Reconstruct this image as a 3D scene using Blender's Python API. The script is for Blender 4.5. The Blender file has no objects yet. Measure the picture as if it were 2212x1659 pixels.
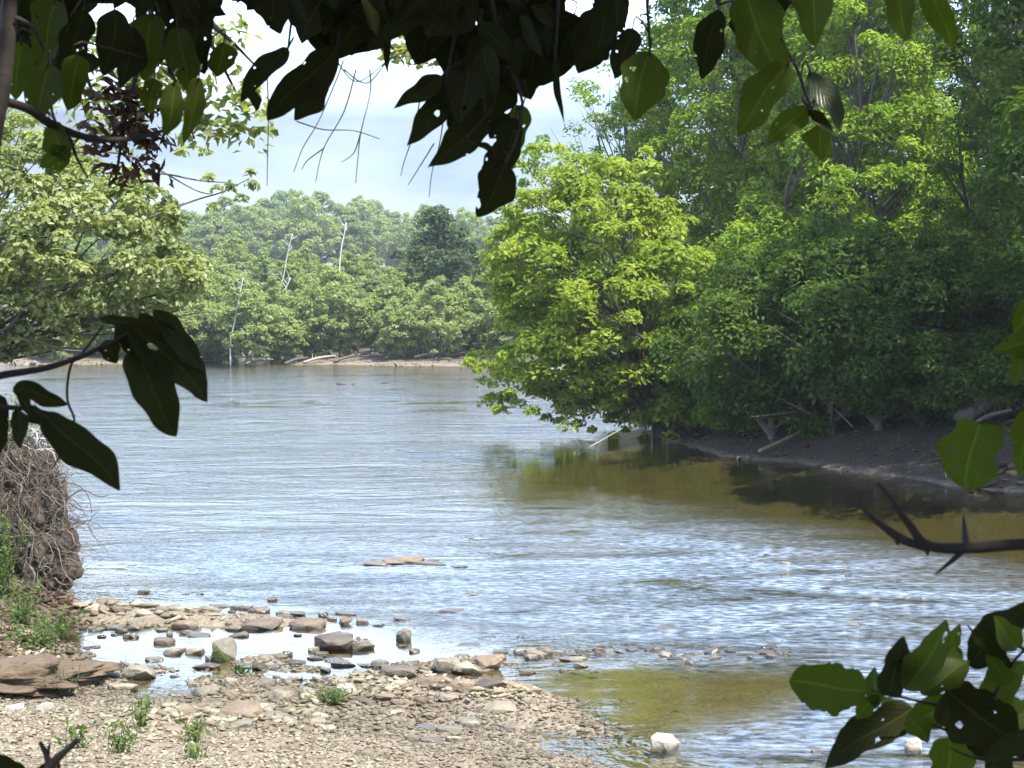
import bpy, bmesh, math
import numpy as np
from mathutils import Vector
R = np.random.default_rng(7)
SC = bpy.context.scene
COL = SC.collection
PI = math.pi

# ------------------------------------------------------------------ camera
EYE = np.array([0., 0., 3.])
FP, CU, CV, HOR = 3687.0, 1106.0, 829.5, 670.0      # photo measured on a 2212 x 1659 grid
TH = math.atan((CV - HOR) / FP)
ct, st = math.cos(TH), math.sin(TH)
def ray(u, v):
    x, yu = (u - CU) / FP, (CV - v) / FP
    d = np.array([x, ct + yu * st, -st + yu * ct])
    return d / d[1]
def P(u, v, d):                                     # point d metres away
    return EYE + ray(u, v) * d
def G(u, v, z=0.):                                  # point on the level plane z
    r = ray(u, v); return EYE + r * ((z - EYE[2]) / r[2])
cam = bpy.data.cameras.new('camera'); co = bpy.data.objects.new('camera', cam); COL.objects.link(co)
co.location = EYE; co.rotation_euler = (PI / 2 - TH, 0, 0)
cam.sensor_width = 36; cam.lens = 36 * FP / 2212; cam.clip_start = .05; cam.clip_end = 5000
cam.dof.use_dof = True; cam.dof.focus_distance = 38; cam.dof.aperture_fstop = 26
SC.camera = co

# ------------------------------------------------------------------ object helpers
def tag(o, label=None, cat=None, group=None, kind=None):
    if label: o['label'] = label
    if cat: o['category'] = cat
    if group: o['group'] = group
    if kind: o['kind'] = kind
    return o
def empty(name, loc, label=None, cat=None, group=None):
    o = bpy.data.objects.new(name, None); COL.objects.link(o); o.location = tuple(loc)
    o.empty_display_size = .2
    return tag(o, label, cat, group)
def link(name, me, parent=None, loc=None):
    o = bpy.data.objects.new(name, me); COL.objects.link(o)
    if parent is not None:
        o.parent = parent
    if loc is not None: o.location = tuple(loc)
    return o
def raw_mesh(name, V, F, mat, tint=None, smooth=False, uv=None):
    """V (n,3); F (m,k) all the same k"""
    V = np.ascontiguousarray(V, dtype=np.float32); F = np.ascontiguousarray(F, dtype=np.int32)
    me = bpy.data.meshes.new(name); m, k = F.shape
    me.vertices.add(len(V)); me.vertices.foreach_set('co', V.ravel())
    me.loops.add(m * k); me.loops.foreach_set('vertex_index', F.ravel())
    me.polygons.add(m); me.polygons.foreach_set('loop_start', np.arange(0, m * k, k, dtype=np.int32))
    if smooth: me.polygons.foreach_set('use_smooth', np.ones(m, dtype=bool))
    if tint is not None:
        a = me.attributes.new('tint', 'FLOAT', 'FACE'); a.data.foreach_set('value', np.asarray(tint, dtype=np.float32))
    if uv is not None:
        l = me.uv_layers.new(name='UVMap'); l.data.foreach_set('uv', np.ascontiguousarray(uv[F.ravel()], dtype=np.float32).ravel())
    me.update(calc_edges=True)
    if mat: me.materials.append(mat)
    return me
class MB:                                           # gathers tubes and loose shapes for ONE mesh
    def __init__(s): s.v = []; s.f = []; s.n = 0
    def add(s, V, F):
        V = np.asarray(V, float); s.v.append(V); s.f.extend([tuple(int(i) + s.n for i in f) for f in F]); s.n += len(V)
    def tube(s, pts, rad, seg=6, sub=1):
        pts = np.asarray(pts, float); rad = np.broadcast_to(np.asarray(rad, float), (len(pts),)).copy()
        if sub > 1 and len(pts) > 2:                 # Catmull-Rom smoothing
            q, rr = [], []
            for i in range(len(pts) - 1):
                p0, p1, p2, p3 = pts[max(i-1, 0)], pts[i], pts[i+1], pts[min(i+2, len(pts)-1)]
                for t in np.arange(sub) / sub:
                    q.append(.5*((2*p1) + (p2-p0)*t + (2*p0-5*p1+4*p2-p3)*t*t + (3*p1-p0-3*p2+p3)*t**3)); rr.append(rad[i]*(1-t)+rad[i+1]*t)
            q.append(pts[-1]); rr.append(rad[-1]); pts, rad = np.array(q), np.array(rr)
        tan = np.gradient(pts, axis=0); tan /= np.linalg.norm(tan, axis=1)[:, None] + 1e-9
        ref = np.array([.31, .17, .93]);
        if abs(np.dot(tan[0], ref)) > .9: ref = np.array([.9, .3, .1])
        V = []; a = np.arange(seg) * 2 * PI / seg
        for p, t, r in zip(pts, tan, rad):
            x = np.cross(t, ref); x /= np.linalg.norm(x) + 1e-9; y = np.cross(t, x)
            V.append(p + r * (np.cos(a)[:, None] * x + np.sin(a)[:, None] * y))
        n = len(pts); F = []
        for i in range(n - 1):
            for j in range(seg):
                k = (j + 1) % seg; F.append((i*seg+j, i*seg+k, (i+1)*seg+k, (i+1)*seg+j))
        F.append(tuple(range(seg))[::-1]); F.append(tuple((n-1)*seg + j for j in range(seg)))
        s.add(np.concatenate(V), F)
    def build(s, name, mat, parent=None, off=(0, 0, 0), smooth=True):
        me = bpy.data.meshes.new(name)
        V = np.concatenate(s.v) - np.asarray(off, float)
        me.from_pydata(V.tolist(), [], s.f)
        if smooth: me.polygons.foreach_set('use_smooth', np.ones(len(me.polygons), dtype=bool))
        me.update(); me.materials.append(mat)
        return link(name, me, parent)

# ------------------------------------------------------------------ materials
def newmat(name):
    m = bpy.data.materials.new(name); m.use_nodes = True; nt = m.node_tree; nt.nodes.clear()
    out = nt.nodes.new('ShaderNodeOutputMaterial'); return m, nt, out
def N(nt, t, **k):
    n = nt.nodes.new(t)
    for a, b in k.items():
        if a in n.inputs: n.inputs[a].default_value = b
        else: setattr(n, a, b)
    return n
def mixc(nt, fac, a, b):
    n = nt.nodes.new('ShaderNodeMix'); n.data_type = 'RGBA'
    for sock, val in ((n.inputs[0], fac), (n.inputs[6], a), (n.inputs[7], b)):
        if hasattr(val, 'links'): nt.links.new(val, sock)
        elif isinstance(val, (int, float)): sock.default_value = val
        else: sock.default_value = (*val, 1)
    return n.outputs[2]
def math_(nt, op, a, b=0., c=None):
    n = nt.nodes.new('ShaderNodeMath'); n.operation = op
    for i, val in enumerate((a, b) if c is None else (a, b, c)):
        if hasattr(val, 'links'): nt.links.new(val, n.inputs[i])
        else: n.inputs[i].default_value = val
    return n.outputs[0]
def ramp(nt, fac, lo, hi):
    n = N(nt, 'ShaderNodeMapRange', clamp=True); nt.links.new(fac, n.inputs[0]); n.inputs[1].default_value = lo; n.inputs[2].default_value = hi
    return n.outputs[0]
def noise(nt, vec, scale, detail=3., rough=.55):
    n = N(nt, 'ShaderNodeTexNoise', Scale=scale, Detail=detail, Roughness=rough)
    if vec is not None: nt.links.new(vec, n.inputs['Vector'])
    return n.outputs['Fac']
def leaf_mat(name, c1, c2, trans=.4, tc=None, rough=.55, spec=.18):
    m, nt, out = newmat(name)
    at = N(nt, 'ShaderNodeAttribute', attribute_name='tint')
    col = mixc(nt, at.outputs['Fac'], c1, c2)
    p = N(nt, 'ShaderNodeBsdfPrincipled', Roughness=rough); p.inputs['Specular IOR Level'].default_value = spec
    nt.links.new(col, p.inputs['Base Color'])
    t = N(nt, 'ShaderNodeBsdfTranslucent')
    tcol = mixc(nt, at.outputs['Fac'], tuple(np.array(tc or c1) * np.array([1.75, 1.85, .9])), tuple(np.array(tc or c2) * np.array([1.8, 1.8, .75])))
    nt.links.new(tcol, t.inputs['Color'])
    mx = N(nt, 'ShaderNodeMixShader'); mx.inputs[0].default_value = trans
    nt.links.new(p.outputs[0], mx.inputs[1]); nt.links.new(t.outputs[0], mx.inputs[2]); nt.links.new(mx.outputs[0], out.inputs[0])
    return m
def big_leaf_mat(name, c1, c2, trans, rough=.4, spec=.4):
    m, nt, out = newmat(name)
    uv = N(nt, 'ShaderNodeUVMap'); sp = N(nt, 'ShaderNodeSeparateXYZ'); nt.links.new(uv.outputs[0], sp.inputs[0])
    ax = math_(nt, 'ABSOLUTE', sp.outputs[0])
    vein = math_(nt, 'SUBTRACT', math_(nt, 'MULTIPLY', sp.outputs[1], 9.), math_(nt, 'MULTIPLY', ax, 3.2))
    fr = math_(nt, 'ABSOLUTE', math_(nt, 'SUBTRACT', math_(nt, 'FRACT', vein), .5))
    side = ramp(nt, fr, .07, .015)
    mid = ramp(nt, ax, .07, .02)
    vm = math_(nt, 'MAXIMUM', math_(nt, 'MULTIPLY', side, .55), mid)
    tc = N(nt, 'ShaderNodeTexCoord'); nz = noise(nt, tc.outputs['Object'], 40, 4)
    oi = N(nt, 'ShaderNodeObjectInfo')
    base = mixc(nt, oi.outputs['Random'], c1, c2)
    sptn = noise(nt, tc.outputs['Object'], 160, 2)
    base = mixc(nt, math_(nt, 'MULTIPLY', ramp(nt, sptn, .66, .72), .8), base, (.05, .03, .012))
    base = mixc(nt, ramp(nt, nz, .35, .75), base, tuple(np.array(c1) * .6 + np.array((.02, .012, .0))))
    col = mixc(nt, math_(nt, 'MULTIPLY', vm, .75), base, tuple(np.array(c2) * 2.1))
    p = N(nt, 'ShaderNodeBsdfPrincipled', Roughness=rough); p.inputs['Specular IOR Level'].default_value = spec
    nt.links.new(col, p.inputs['Base Color'])
    b = N(nt, 'ShaderNodeBump', Strength=.35, Distance=.002); nt.links.new(math_(nt, 'ADD', vm, nz), b.inputs['Height']); nt.links.new(b.outputs[0], p.inputs['Normal'])
    t = N(nt, 'ShaderNodeBsdfTranslucent'); tcol = mixc(nt, .0, col, col)
    g = mixc(nt, .5, tcol, tuple(np.array(c2) * np.array([1.9, 1.9, .5]))); nt.links.new(g, t.inputs['Color'])
    mx = N(nt, 'ShaderNodeMixShader'); mx.inputs[0].default_value = trans
    nt.links.new(p.outputs[0], mx.inputs[1]); nt.links.new(t.outputs[0], mx.inputs[2]); nt.links.new(mx.outputs[0], out.inputs[0])
    return m
def rough_mat(name, c1, c2, scale=6., rough=.85, bump=.5, dist=.02, stretch=(1, 1, 1), c3=None):
    m, nt, out = newmat(name)
    tc = N(nt, 'ShaderNodeTexCoord'); mp = N(nt, 'ShaderNodeMapping'); mp.inputs['Scale'].default_value = stretch
    nt.links.new(tc.outputs['Object'], mp.inputs[0])
    n1 = noise(nt, mp.outputs[0], scale, 6, .65); n2 = noise(nt, mp.outputs[0], scale * 5, 4, .6)
    col = mixc(nt, ramp(nt, n1, .35, .68), c1, c2)
    col = mixc(nt, math_(nt, 'MULTIPLY', ramp(nt, n2, .52, .75), .6), col, c3 or tuple(np.array(c1) * .45))
    oi = N(nt, 'ShaderNodeObjectInfo')
    hs = N(nt, 'ShaderNodeHueSaturation'); nt.links.new(col, hs.inputs['Color'])
    nt.links.new(math_(nt, 'MULTIPLY_ADD', oi.outputs['Random'], .5, .75), hs.inputs['Value'])
    p = N(nt, 'ShaderNodeBsdfPrincipled', Roughness=rough)
    if 'stone' in name:                              # wet band where the river laps the stone
        ge = N(nt, 'ShaderNodeNewGeometry'); sz = N(nt, 'ShaderNodeSeparateXYZ'); nt.links.new(ge.outputs['Position'], sz.inputs[0])
        wet = ramp(nt, math_(nt, 'MULTIPLY_ADD', n1, .05, sz.outputs[2]), .075, .045)
        nt.links.new(mixc(nt, math_(nt, 'MULTIPLY', wet, .7), hs.outputs[0], (.05, .042, .03)), p.inputs['Base Color'])
        nt.links.new(math_(nt, 'MULTIPLY_ADD', wet, -.45, rough), p.inputs['Roughness'])
    else: nt.links.new(hs.outputs[0], p.inputs['Base Color'])
    b = N(nt, 'ShaderNodeBump', Strength=bump, Distance=dist); nt.links.new(math_(nt, 'ADD', n1, math_(nt, 'MULTIPLY', n2, .4)), b.inputs['Height'])
    nt.links.new(b.outputs[0], p.inputs['Normal']); nt.links.new(p.outputs[0], out.inputs[0])
    return m
M = {}
M['bush']   = leaf_mat('bush_leaf', (0.100, 0.188, 0.018), (0.375, 0.419, 0.069), .42)
M['tallA']  = leaf_mat('tall_leaf', (0.081, 0.156, 0.018), (0.250, 0.325, 0.033), .4)
M['tallB']  = leaf_mat('ridge_leaf', (.11, .20, .022), (.31, .40, .055), .42)
M['willow'] = leaf_mat('willow_leaf', (0.064, 0.133, 0.015), (0.191, 0.265, 0.026), .4)
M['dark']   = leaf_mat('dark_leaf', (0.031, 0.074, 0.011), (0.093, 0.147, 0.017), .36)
M['pale']   = leaf_mat('pale_leaf', (.11, .15, .045), (.40, .43, .2), .38)
M['far1']   = leaf_mat('far_leaf', (0.177, 0.236, 0.083), (0.330, 0.378, 0.147), .35)
M['far2']   = leaf_mat('far_dull_leaf', (0.153, 0.218, 0.088), (0.277, 0.342, 0.142), .35)
M['fardark']= leaf_mat('far_dark_leaf', (.045, .08, .035), (.085, .13, .05), .3)
M['brown']  = leaf_mat('dry_leaf', (.06, .035, .03), (.12, .07, .05), .2)
M['weed']   = leaf_mat('weed_leaf', (.07, .12, .03), (.14, .19, .05), .35)
M['canopy'] = leaf_mat('canopy_leaf', (.03, .055, .012), (.05, .08, .015), .3)
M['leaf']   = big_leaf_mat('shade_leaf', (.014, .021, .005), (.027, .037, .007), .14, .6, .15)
M['leafg']  = big_leaf_mat('thin_leaf', (.042, .07, .008), (.07, .105, .014), .5, .5, .22)
M['leafs']  = big_leaf_mat('glossy_leaf', (.04, .06, .03), (.06, .08, .04), .2, .28, .7)
M['bark']   = rough_mat('bark', (.10, .085, .065), (.17, .15, .125), 5, .9, .8, .03, (3, 3, .6))
M['barkdark']=rough_mat('dark_bark', (.035, .025, .02), (.06, .045, .035), 30, .85, .6, .004)
M['barkpale']=rough_mat('pale_bark', (.45, .43, .38), (.62, .6, .55), 3, .85, .4, .02, (2, 2, .8), (.22, .2, .17))
M['drift']  = rough_mat('driftwood', (.33, .28, .21), (.5, .45, .37), 4, .85, .6, .02, (1, 1, 1))
M['yellowwood'] = rough_mat('bare_wood', (.15, .095, .045), (.27, .185, .09), 5, .8, .6, .02)
M['root']   = rough_mat('root', (.085, .062, .045), (.20, .155, .115), 9, .9, .6, .01)
M['dryroot'] = rough_mat('dry_root', (.12, .10, .078), (.22, .19, .15), 9, .9, .5, .01)
M['soil']   = rough_mat('soil', (.05, .036, .025), (.12, .085, .055), 6, .95, 1., .05)
M['clay']   = rough_mat('clay', (.12, .08, .048), (.205, .14, .085), 5, .9, 1., .04, (1, 1, 3))
M['tan']    = rough_mat('tan_stone', (.24, .195, .13), (.35, .295, .21), 7, .8, .7, .015)
M['grey']   = rough_mat('grey_stone', (.15, .13, .095), (.24, .21, .155), 7, .8, .7, .015)
M['wet']    = rough_mat('wet_stone', (.075, .058, .038), (.14, .11, .075), 8, .6, .7, .015)
M['brownst']= rough_mat('brown_stone', (.14, .10, .062), (.235, .175, .115), 7, .7, .7, .015)
M['white']  = rough_mat('pale_stone', (.36, .33, .26), (.50, .45, .37), 7, .8, .5, .01, (1,1,1), (.4, .34, .26))
M['moss']   = rough_mat('moss', (.05, .07, .018), (.09, .12, .03), 14, .95, 1., .02)
M['vine']   = rough_mat('grey_twig', (.36, .36, .37), (.5, .5, .5), 9, .9, .2, .004)

# ------------------------------------------------------------------ ground and river
SHORE = [  # (u, v, region)  b=gravel bar  l=left bank  f=far bank  r=right bank
 (3600,1600,'b'),(2900,1950,'b'),(1480,1900,'b'),(1340,1659,'b'),(1255,1585,'b'),(1110,1520,'b'),(1000,1500,'b'),(860,1488,'b'),(700,1478,'b'),(560,1455,'b'),(440,1462,'b'),
 (330,1492,'b'),(205,1490,'b'),(150,1450,'b'),(135,1400,'l'),(160,1330,'l'),(120,1240,'l'),(30,1100,'l'),(-80,1000,'l'),(-200,955,'l'),
 (-380,900,'l'),(-480,850,'l'),(-300,805,'l'),(0,789,'f'),(170,788,'f'),(400,783,'f'),(500,771,'f'),(640,787,'f'),(1000,792,'f'),(1110,797,'f'),(1270,800,'r'),
 (1350,815,'r'),(1400,850,'r'),(1440,905,'r'),(1455,955,'r'),(1560,985,'r'),(1700,1000,'r'),(1900,1028,'r'),(2212,1064,'r'),(2600,1095,'r'),(3100,1150,'r'),(3600,1300,'r')]
REG = {'b': (.055, .45, .035, .035, .25), 'l': (.6, .35, .04, .10, .5), 'f': (.09, .7, .045, .06, .5), 'r': (.28, .8, .05, .20, .7)}   # slope, knee, growth, under slope, max depth
SP = np.array([G(u, v)[:2] for u, v, _ in SHORE]); SREG = np.array([REG[r] for *_, r in SHORE])
RB = np.array([1. if r == 'r' else .75 if r == 'l' else 0. for *_, r in SHORE])
BB = np.array([1. if r == 'b' else 0. for *_, r in SHORE])
def vnoise(x, y, s, seed=0):                         # smooth value noise
    x = np.asarray(x) * s; y = np.asarray(y) * s
    xi, yi = np.floor(x).astype(np.int64), np.floor(y).astype(np.int64); fx, fy = x - xi, y - yi
    fx, fy = fx*fx*(3-2*fx), fy*fy*(3-2*fy)
    def h(a, b):
        n = (a * 374761393 + b * 668265263 + seed * 974711) & 0x7fffffff
        n = ((n ^ (n >> 13)) * 1274126177) & 0x7fffffff
        return ((n ^ (n >> 16)) & 0xffff) / 65535.
    return (h(xi, yi)*(1-fx)+h(xi+1, yi)*fx)*(1-fy) + (h(xi, yi+1)*(1-fx)+h(xi+1, yi+1)*fx)*fy - .5
def shore_info(x, y):
    x = np.atleast_1d(x).astype(float); y = np.atleast_1d(y).astype(float)
    best = np.full(x.shape, 1e9); inside = np.zeros(x.shape, bool)
    W = np.zeros(x.shape); PR = np.zeros(x.shape + (SREG.shape[1] + 2,))
    n = len(SP)
    for i in range(n):
        a, b = SP[i], SP[(i+1) % n]; ab = b - a
        t = np.clip(((x-a[0])*ab[0] + (y-a[1])*ab[1]) / (ab @ ab), 0, 1)
        dd = np.hypot(x - a[0] - t*ab[0], y - a[1] - t*ab[1])
        best = np.minimum(best, dd)
        w = 1 / (dd + .3)**3; W += w
        par = np.concatenate([SREG[i], [RB[i], BB[i]]])
        PR += w[..., None] * par
        c = ((a[1] > y) != (b[1] > y)) & (x < (b[0]-a[0]) * (y-a[1]) / (b[1]-a[1] + 1e-12) + a[0])
        inside ^= c
    return np.where(inside, -best, best), PR / W[..., None]
ISLES = [(250,1325,.55,.45,.13),(330,1335,.5,.4,.1),(420,1345,.5,.4,.1),(560,1345,.6,.35,.10),(660,1345,.6,.35,.1),(300,1447,.25,.12,.06),(230,1470,.25,.12,.06),(400,1405,.3,.15,.06),
         (560,1430,.35,.15,.09),(640,1446,.3,.12,.06),(760,1385,.4,.2,.09),(1000,1437,.55,.25,.11),(1200,1408,.5,.2,.09),(870,1480,.5,.15,.1),(1000,1505,.6,.2,.1),(870,1212,.45,.4,.10),(960,1316,.4,.2,.06),(1120,1520,.5,.2,.1),(1180,1548,.4,.2,.08)]
ISL = [(G(u, v)[:2], a, b, h) for u, v, a, b, h in ISLES]
def height(x, y):
    sd, pr = shore_info(x, y); sl, kn, gr, us, md = [pr[..., i] for i in range(5)]
    sd = sd + vnoise(x, y, .9, 1) * np.minimum(1., .15 + np.abs(y) / 60) + vnoise(x, y, 2.5, 2) * .3
    land = np.where(sd * sl < kn, sd * sl, kn + (sd - kn / sl) * gr)
    land = np.minimum(land, 14 + 0 * land)
    wat = -np.minimum(md, np.abs(sd) * us + .02)
    z = np.where(sd > 0, land, wat)
    yy = np.clip((9.5 - y) / 7.5, 0, 1); z = np.where(sd > 0, np.maximum(z, 0) + 1.05 * yy * yy * (3 - 2*yy) * (np.abs(x) < 400), z)
    for (c, a, b, h) in ISL:
        z = z + h * np.exp(-((x-c[0])/a)**2 - ((y-c[1])/b)**2) * np.where(z < .12, 1., 0.3)
    z = z + vnoise(x, y, 3.2, 3) * .05 + vnoise(x, y, 8, 4) * .022 * (np.abs(y) < 40) + vnoise(x, y, .25, 5) * np.clip(sd, 0, 6) * .08
    return z, sd, pr
def hit(u, v):
    r = ray(u, v); ts = np.linspace(7, 40, 700); p_ = EYE + ts[:, None] * r
    z_ = height(p_[:, 0], p_[:, 1])[0]; k_ = np.argmax(p_[:, 2] <= z_); return p_[k_]
def H(x, y): return float(height(np.array([x]), np.array([y]))[0][0])
def axis(segs):
    out = []
    for a, b, n in segs: out += list(np.linspace(a, b, n, endpoint=False))
    return np.array(out + [segs[-1][1]])
def grid(xs, ys):
    X, Y = np.meshgrid(xs, ys); nx, ny = len(xs), len(ys)
    i = np.arange(nx*ny).reshape(ny, nx)
    F = np.stack([i[:-1, :-1], i[:-1, 1:], i[1:, 1:], i[1:, :-1]], -1).reshape(-1, 4)
    return X.ravel(), Y.ravel(), F
xs = axis([(-420,-150,10),(-150,-40,30),(-40,-10,60),(-10,-5,50),(-5,3,140),(3,8,50),(8,30,80),(30,70,30),(70,420,12)])
ys = axis([(-60,-20,6),(-20,7,30),(7,10,25),(10,20,190),(20,32,90),(32,60,90),(60,85,30),(85,105,60),(105,200,30),(200,420,10)])
X, Y, F = grid(xs, ys); Z, SD, PRM = height(X, Y)
me = raw_mesh('ground', np.stack([X, Y, Z], 1), F, None, smooth=True)
for nm, val in (('bank', np.clip(PRM[:, 5], 0, 1) * np.clip(SD * 2 + .5, 0, 1)), ('deep', np.clip(-Z / .22, 0, 1)), ('bar', np.clip(PRM[:, 6], 0, 1)), ('inland', np.clip((SD - np.where(Y > 60, 1., 3.5)) / 2., 0, 1) * np.clip((Y - 20) / 4, 0, 1))):
    a = me.attributes.new(nm, 'FLOAT', 'POINT'); a.data.foreach_set('value', val.astype(np.float32))
m, nt, out = newmat('ground')
geo = N(nt, 'ShaderNodeNewGeometry'); pos = geo.outputs['Position']
def attr(n): return N(nt, 'ShaderNodeAttribute', attribute_name=n).outputs['Fac']
vo = N(nt, 'ShaderNodeTexVoronoi', Scale=17.); nt.links.new(pos, vo.inputs['Vector'])
vs = N(nt, 'ShaderNodeTexVoronoi', Scale=55.); nt.links.new(pos, vs.inputs['Vector'])
sepc = N(nt, 'ShaderNodeSeparateColor'); nt.links.new(vo.outputs['Color'], sepc.inputs[0])
seps = N(nt, 'ShaderNodeSeparateColor'); nt.links.new(vs.outputs['Color'], seps.inputs[0])
grav = mixc(nt, sepc.outputs[0], (.16, .125, .08), (.29, .24, .17))
grav = mixc(nt, math_(nt, 'MULTIPLY', seps.outputs[0], .6), grav, (.25, .2, .14))
grav = mixc(nt, ramp(nt, noise(nt, pos, 1.1, 4), .5, .75), grav, (.16, .12, .075))
bed = mixc(nt, ramp(nt, noise(nt, pos, .55, 5), .35, .7), (.085, .070, .014), (.135, .112, .028))
bed = mixc(nt, math_(nt, 'MULTIPLY', sepc.outputs[1], .35), bed, (.2, .17, .09))
col = mixc(nt, attr('deep'), grav, bed)
mud = mixc(nt, ramp(nt, noise(nt, pos, 2.2, 6), .35, .7), (.024, .016, .009), (.045, .031, .019))
col = mixc(nt, attr('bank'), col, mud)
forest = mixc(nt, ramp(nt, noise(nt, pos, 1.3, 6), .35, .7), (.06, .065, .025), (.10, .08, .045))
col = mixc(nt, attr('inland'), col, forest)
p = N(nt, 'ShaderNodeBsdfPrincipled', Roughness=.85); nt.links.new(col, p.inputs['Base Color'])
bp = N(nt, 'ShaderNodeBump', Strength=.9, Distance=.03)
hh = math_(nt, 'ADD', math_(nt, 'MULTIPLY', math_(nt, 'SUBTRACT', 1., vo.outputs['Distance']), 1.), math_(nt, 'MULTIPLY', math_(nt, 'SUBTRACT', 1., vs.outputs['Distance']), .4))
nt.links.new(hh, bp.inputs['Height']); nt.links.new(bp.outputs[0], p.inputs['Normal']); nt.links.new(p.outputs[0], out.inputs[0])
me.materials.append(m); tag(link('ground', me), 'tan gravel bar, mud banks and riverbed under the shallow river', None, None, 'structure')

def in_poly(u, v, pl):
    ins = np.zeros(u.shape, bool); dm = np.full(u.shape, 1e9)
    for i in range(len(pl)):
        a, b = pl[i], pl[(i+1) % len(pl)]; ab = b - a
        t = np.clip(((u-a[0])*ab[0]+(v-a[1])*ab[1])/(ab@ab), 0, 1)
        dm = np.minimum(dm, np.hypot(u-a[0]-t*ab[0], v-a[1]-t*ab[1]))
        ins ^= ((a[1] > v) != (b[1] > v)) & (u < (b[0]-a[0])*(v-a[1])/(b[1]-a[1]+1e-12)+a[0])
    return ins, dm
# river surface with a ripple map: 1 = riffle, 0 = calm
CALM = [([(1050,975),(1440,960),(2300,1060),(2400,1240),(2212,1225),(1900,1160),(1600,1110),(1250,1075),(1090,1050)], 26, .92),
        ([(1180,1425),(1500,1415),(1760,1405),(1800,1480),(1720,1560),(1500,1570),(1290,1570),(1230,1510)], 22, .93),
        ([(130,1300),(500,1300),(800,1330),(1000,1390),(1180,1440),(1200,1500),(1100,1530),(700,1500),(130,1500)], 35, .85),
        ([(1850,1290),(2300,1295),(2300,1330),(1900,1318)], 9, .8), ([(1750,1338),(2300,1345),(2300,1372),(1800,1360)], 9, .8),
        ([(100,806),(1050,815),(1050,832),(100,822)], 6, .55), ([(100,848),(1050,868),(1050,882),(100,866)], 6, .7),([(100,905),(1100,918),(1100,930),(100,925)], 6, .6)]
def calm_at(u, v):
    rip = np.ones(u.shape)
    for poly, soft, s in CALM:
        pl = np.array(poly, float); ins = np.zeros(u.shape, bool); dm = np.full(u.shape, 1e9)
        for i in range(len(pl)):
            a, b = pl[i], pl[(i+1) % len(pl)]; ab = b - a
            t = np.clip(((u-a[0])*ab[0]+(v-a[1])*ab[1])/(ab@ab), 0, 1)
            dm = np.minimum(dm, np.hypot((u-a[0]-t*ab[0]) * .35, v-a[1]-t*ab[1]))
            ins ^= ((a[1] > v) != (b[1] > v)) & (u < (b[0]-a[0])*(v-a[1])/(b[1]-a[1]+1e-12)+a[0])
        q = np.clip(.5 + np.where(ins, dm, -dm) / (2*soft), 0, 1); q = q*q*(3-2*q)
        rip *= 1 - s * q
    return rip
xs = axis([(-400,-60,10),(-60,-12,40),(-12,14,160),(14,60,40),(60,400,10)])
ys = axis([(-60,8,12),(8,24,120),(24,50,90),(50,100,60),(100,300,10)])
X, Y, F = grid(xs, ys)
yy = np.maximum(Y, 4); zz = -3.
dx, dyv = X / yy, zz / yy                              # where this water lies, to lay the calm reaches on the plane
cc = (dyv + st / ct) / (1 - dyv * st / ct) ; vv = CV - FP * cc
uu = CU + FP * dx * (ct + cc * st)
rip = calm_at(uu + vnoise(X, Y, .5, 9) * 120, vv + vnoise(X, Y, .7, 8) * 34)
me = raw_mesh('river', np.stack([X, Y, np.zeros_like(X)], 1), F, None, smooth=True)
a = me.attributes.new('ripple', 'FLOAT', 'POINT'); a.data.foreach_set('value', rip.astype(np.float32))
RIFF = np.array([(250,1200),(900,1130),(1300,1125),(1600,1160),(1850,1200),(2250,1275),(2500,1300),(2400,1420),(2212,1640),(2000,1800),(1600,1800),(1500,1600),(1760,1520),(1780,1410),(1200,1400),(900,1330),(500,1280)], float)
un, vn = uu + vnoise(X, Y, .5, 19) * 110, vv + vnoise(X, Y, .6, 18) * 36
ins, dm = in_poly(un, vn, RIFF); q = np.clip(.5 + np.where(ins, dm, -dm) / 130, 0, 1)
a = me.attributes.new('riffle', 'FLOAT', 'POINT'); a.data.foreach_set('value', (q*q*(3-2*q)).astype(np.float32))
m, nt, out = newmat('river water')
geo = N(nt, 'ShaderNodeNewGeometry'); pos = geo.outputs['Position']
mp = N(nt, 'ShaderNodeMapping'); mp.inputs['Scale'].default_value = (.75, 1.2, 1); mp.inputs['Rotation'].default_value = (0, 0, .15); nt.links.new(pos, mp.inputs[0])
n1 = noise(nt, mp.outputs[0], 2.9, 4, .62); n2 = noise(nt, mp.outputs[0], 10., 2, .5); mp3 = N(nt, 'ShaderNodeMapping'); mp3.inputs['Scale'].default_value = (.36, .8, 1); mp3.inputs['Rotation'].default_value = (0, 0, -.12); nt.links.new(pos, mp3.inputs[0]); n3 = noise(nt, mp3.outputs[0], .9, 5, .65); nt.nodes[-1].inputs['Distortion'].default_value = 1.6
rp = N(nt, 'ShaderNodeAttribute', attribute_name='ripple').outputs['Fac']
mp4 = N(nt, 'ShaderNodeMapping'); mp4.inputs['Scale'].default_value = (.04, .22, 1); mp4.inputs['Rotation'].default_value = (0, 0, -.06); nt.links.new(pos, mp4.inputs[0]); n4 = noise(nt, mp4.outputs[0], 1., 4, .65)
rp = math_(nt, 'MULTIPLY', rp, math_(nt, 'MULTIPLY_ADD', ramp(nt, n4, .38, .6), .8, .55))
rp = math_(nt, 'MULTIPLY', rp, math_(nt, 'MULTIPLY_ADD', N(nt, 'ShaderNodeAttribute', attribute_name='riffle').outputs['Fac'], 1.7, 1.))
amp = math_(nt, 'MULTIPLY', rp, math_(nt, 'MULTIPLY_ADD', ramp(nt, n3, .36, .62), 1.25, .2))
hgt = math_(nt, 'ADD', math_(nt, 'MULTIPLY', n1, .020), math_(nt, 'MULTIPLY', n2, .006))
sy_ = N(nt, 'ShaderNodeSeparateXYZ'); nt.links.new(pos, sy_.inputs[0])
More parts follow.
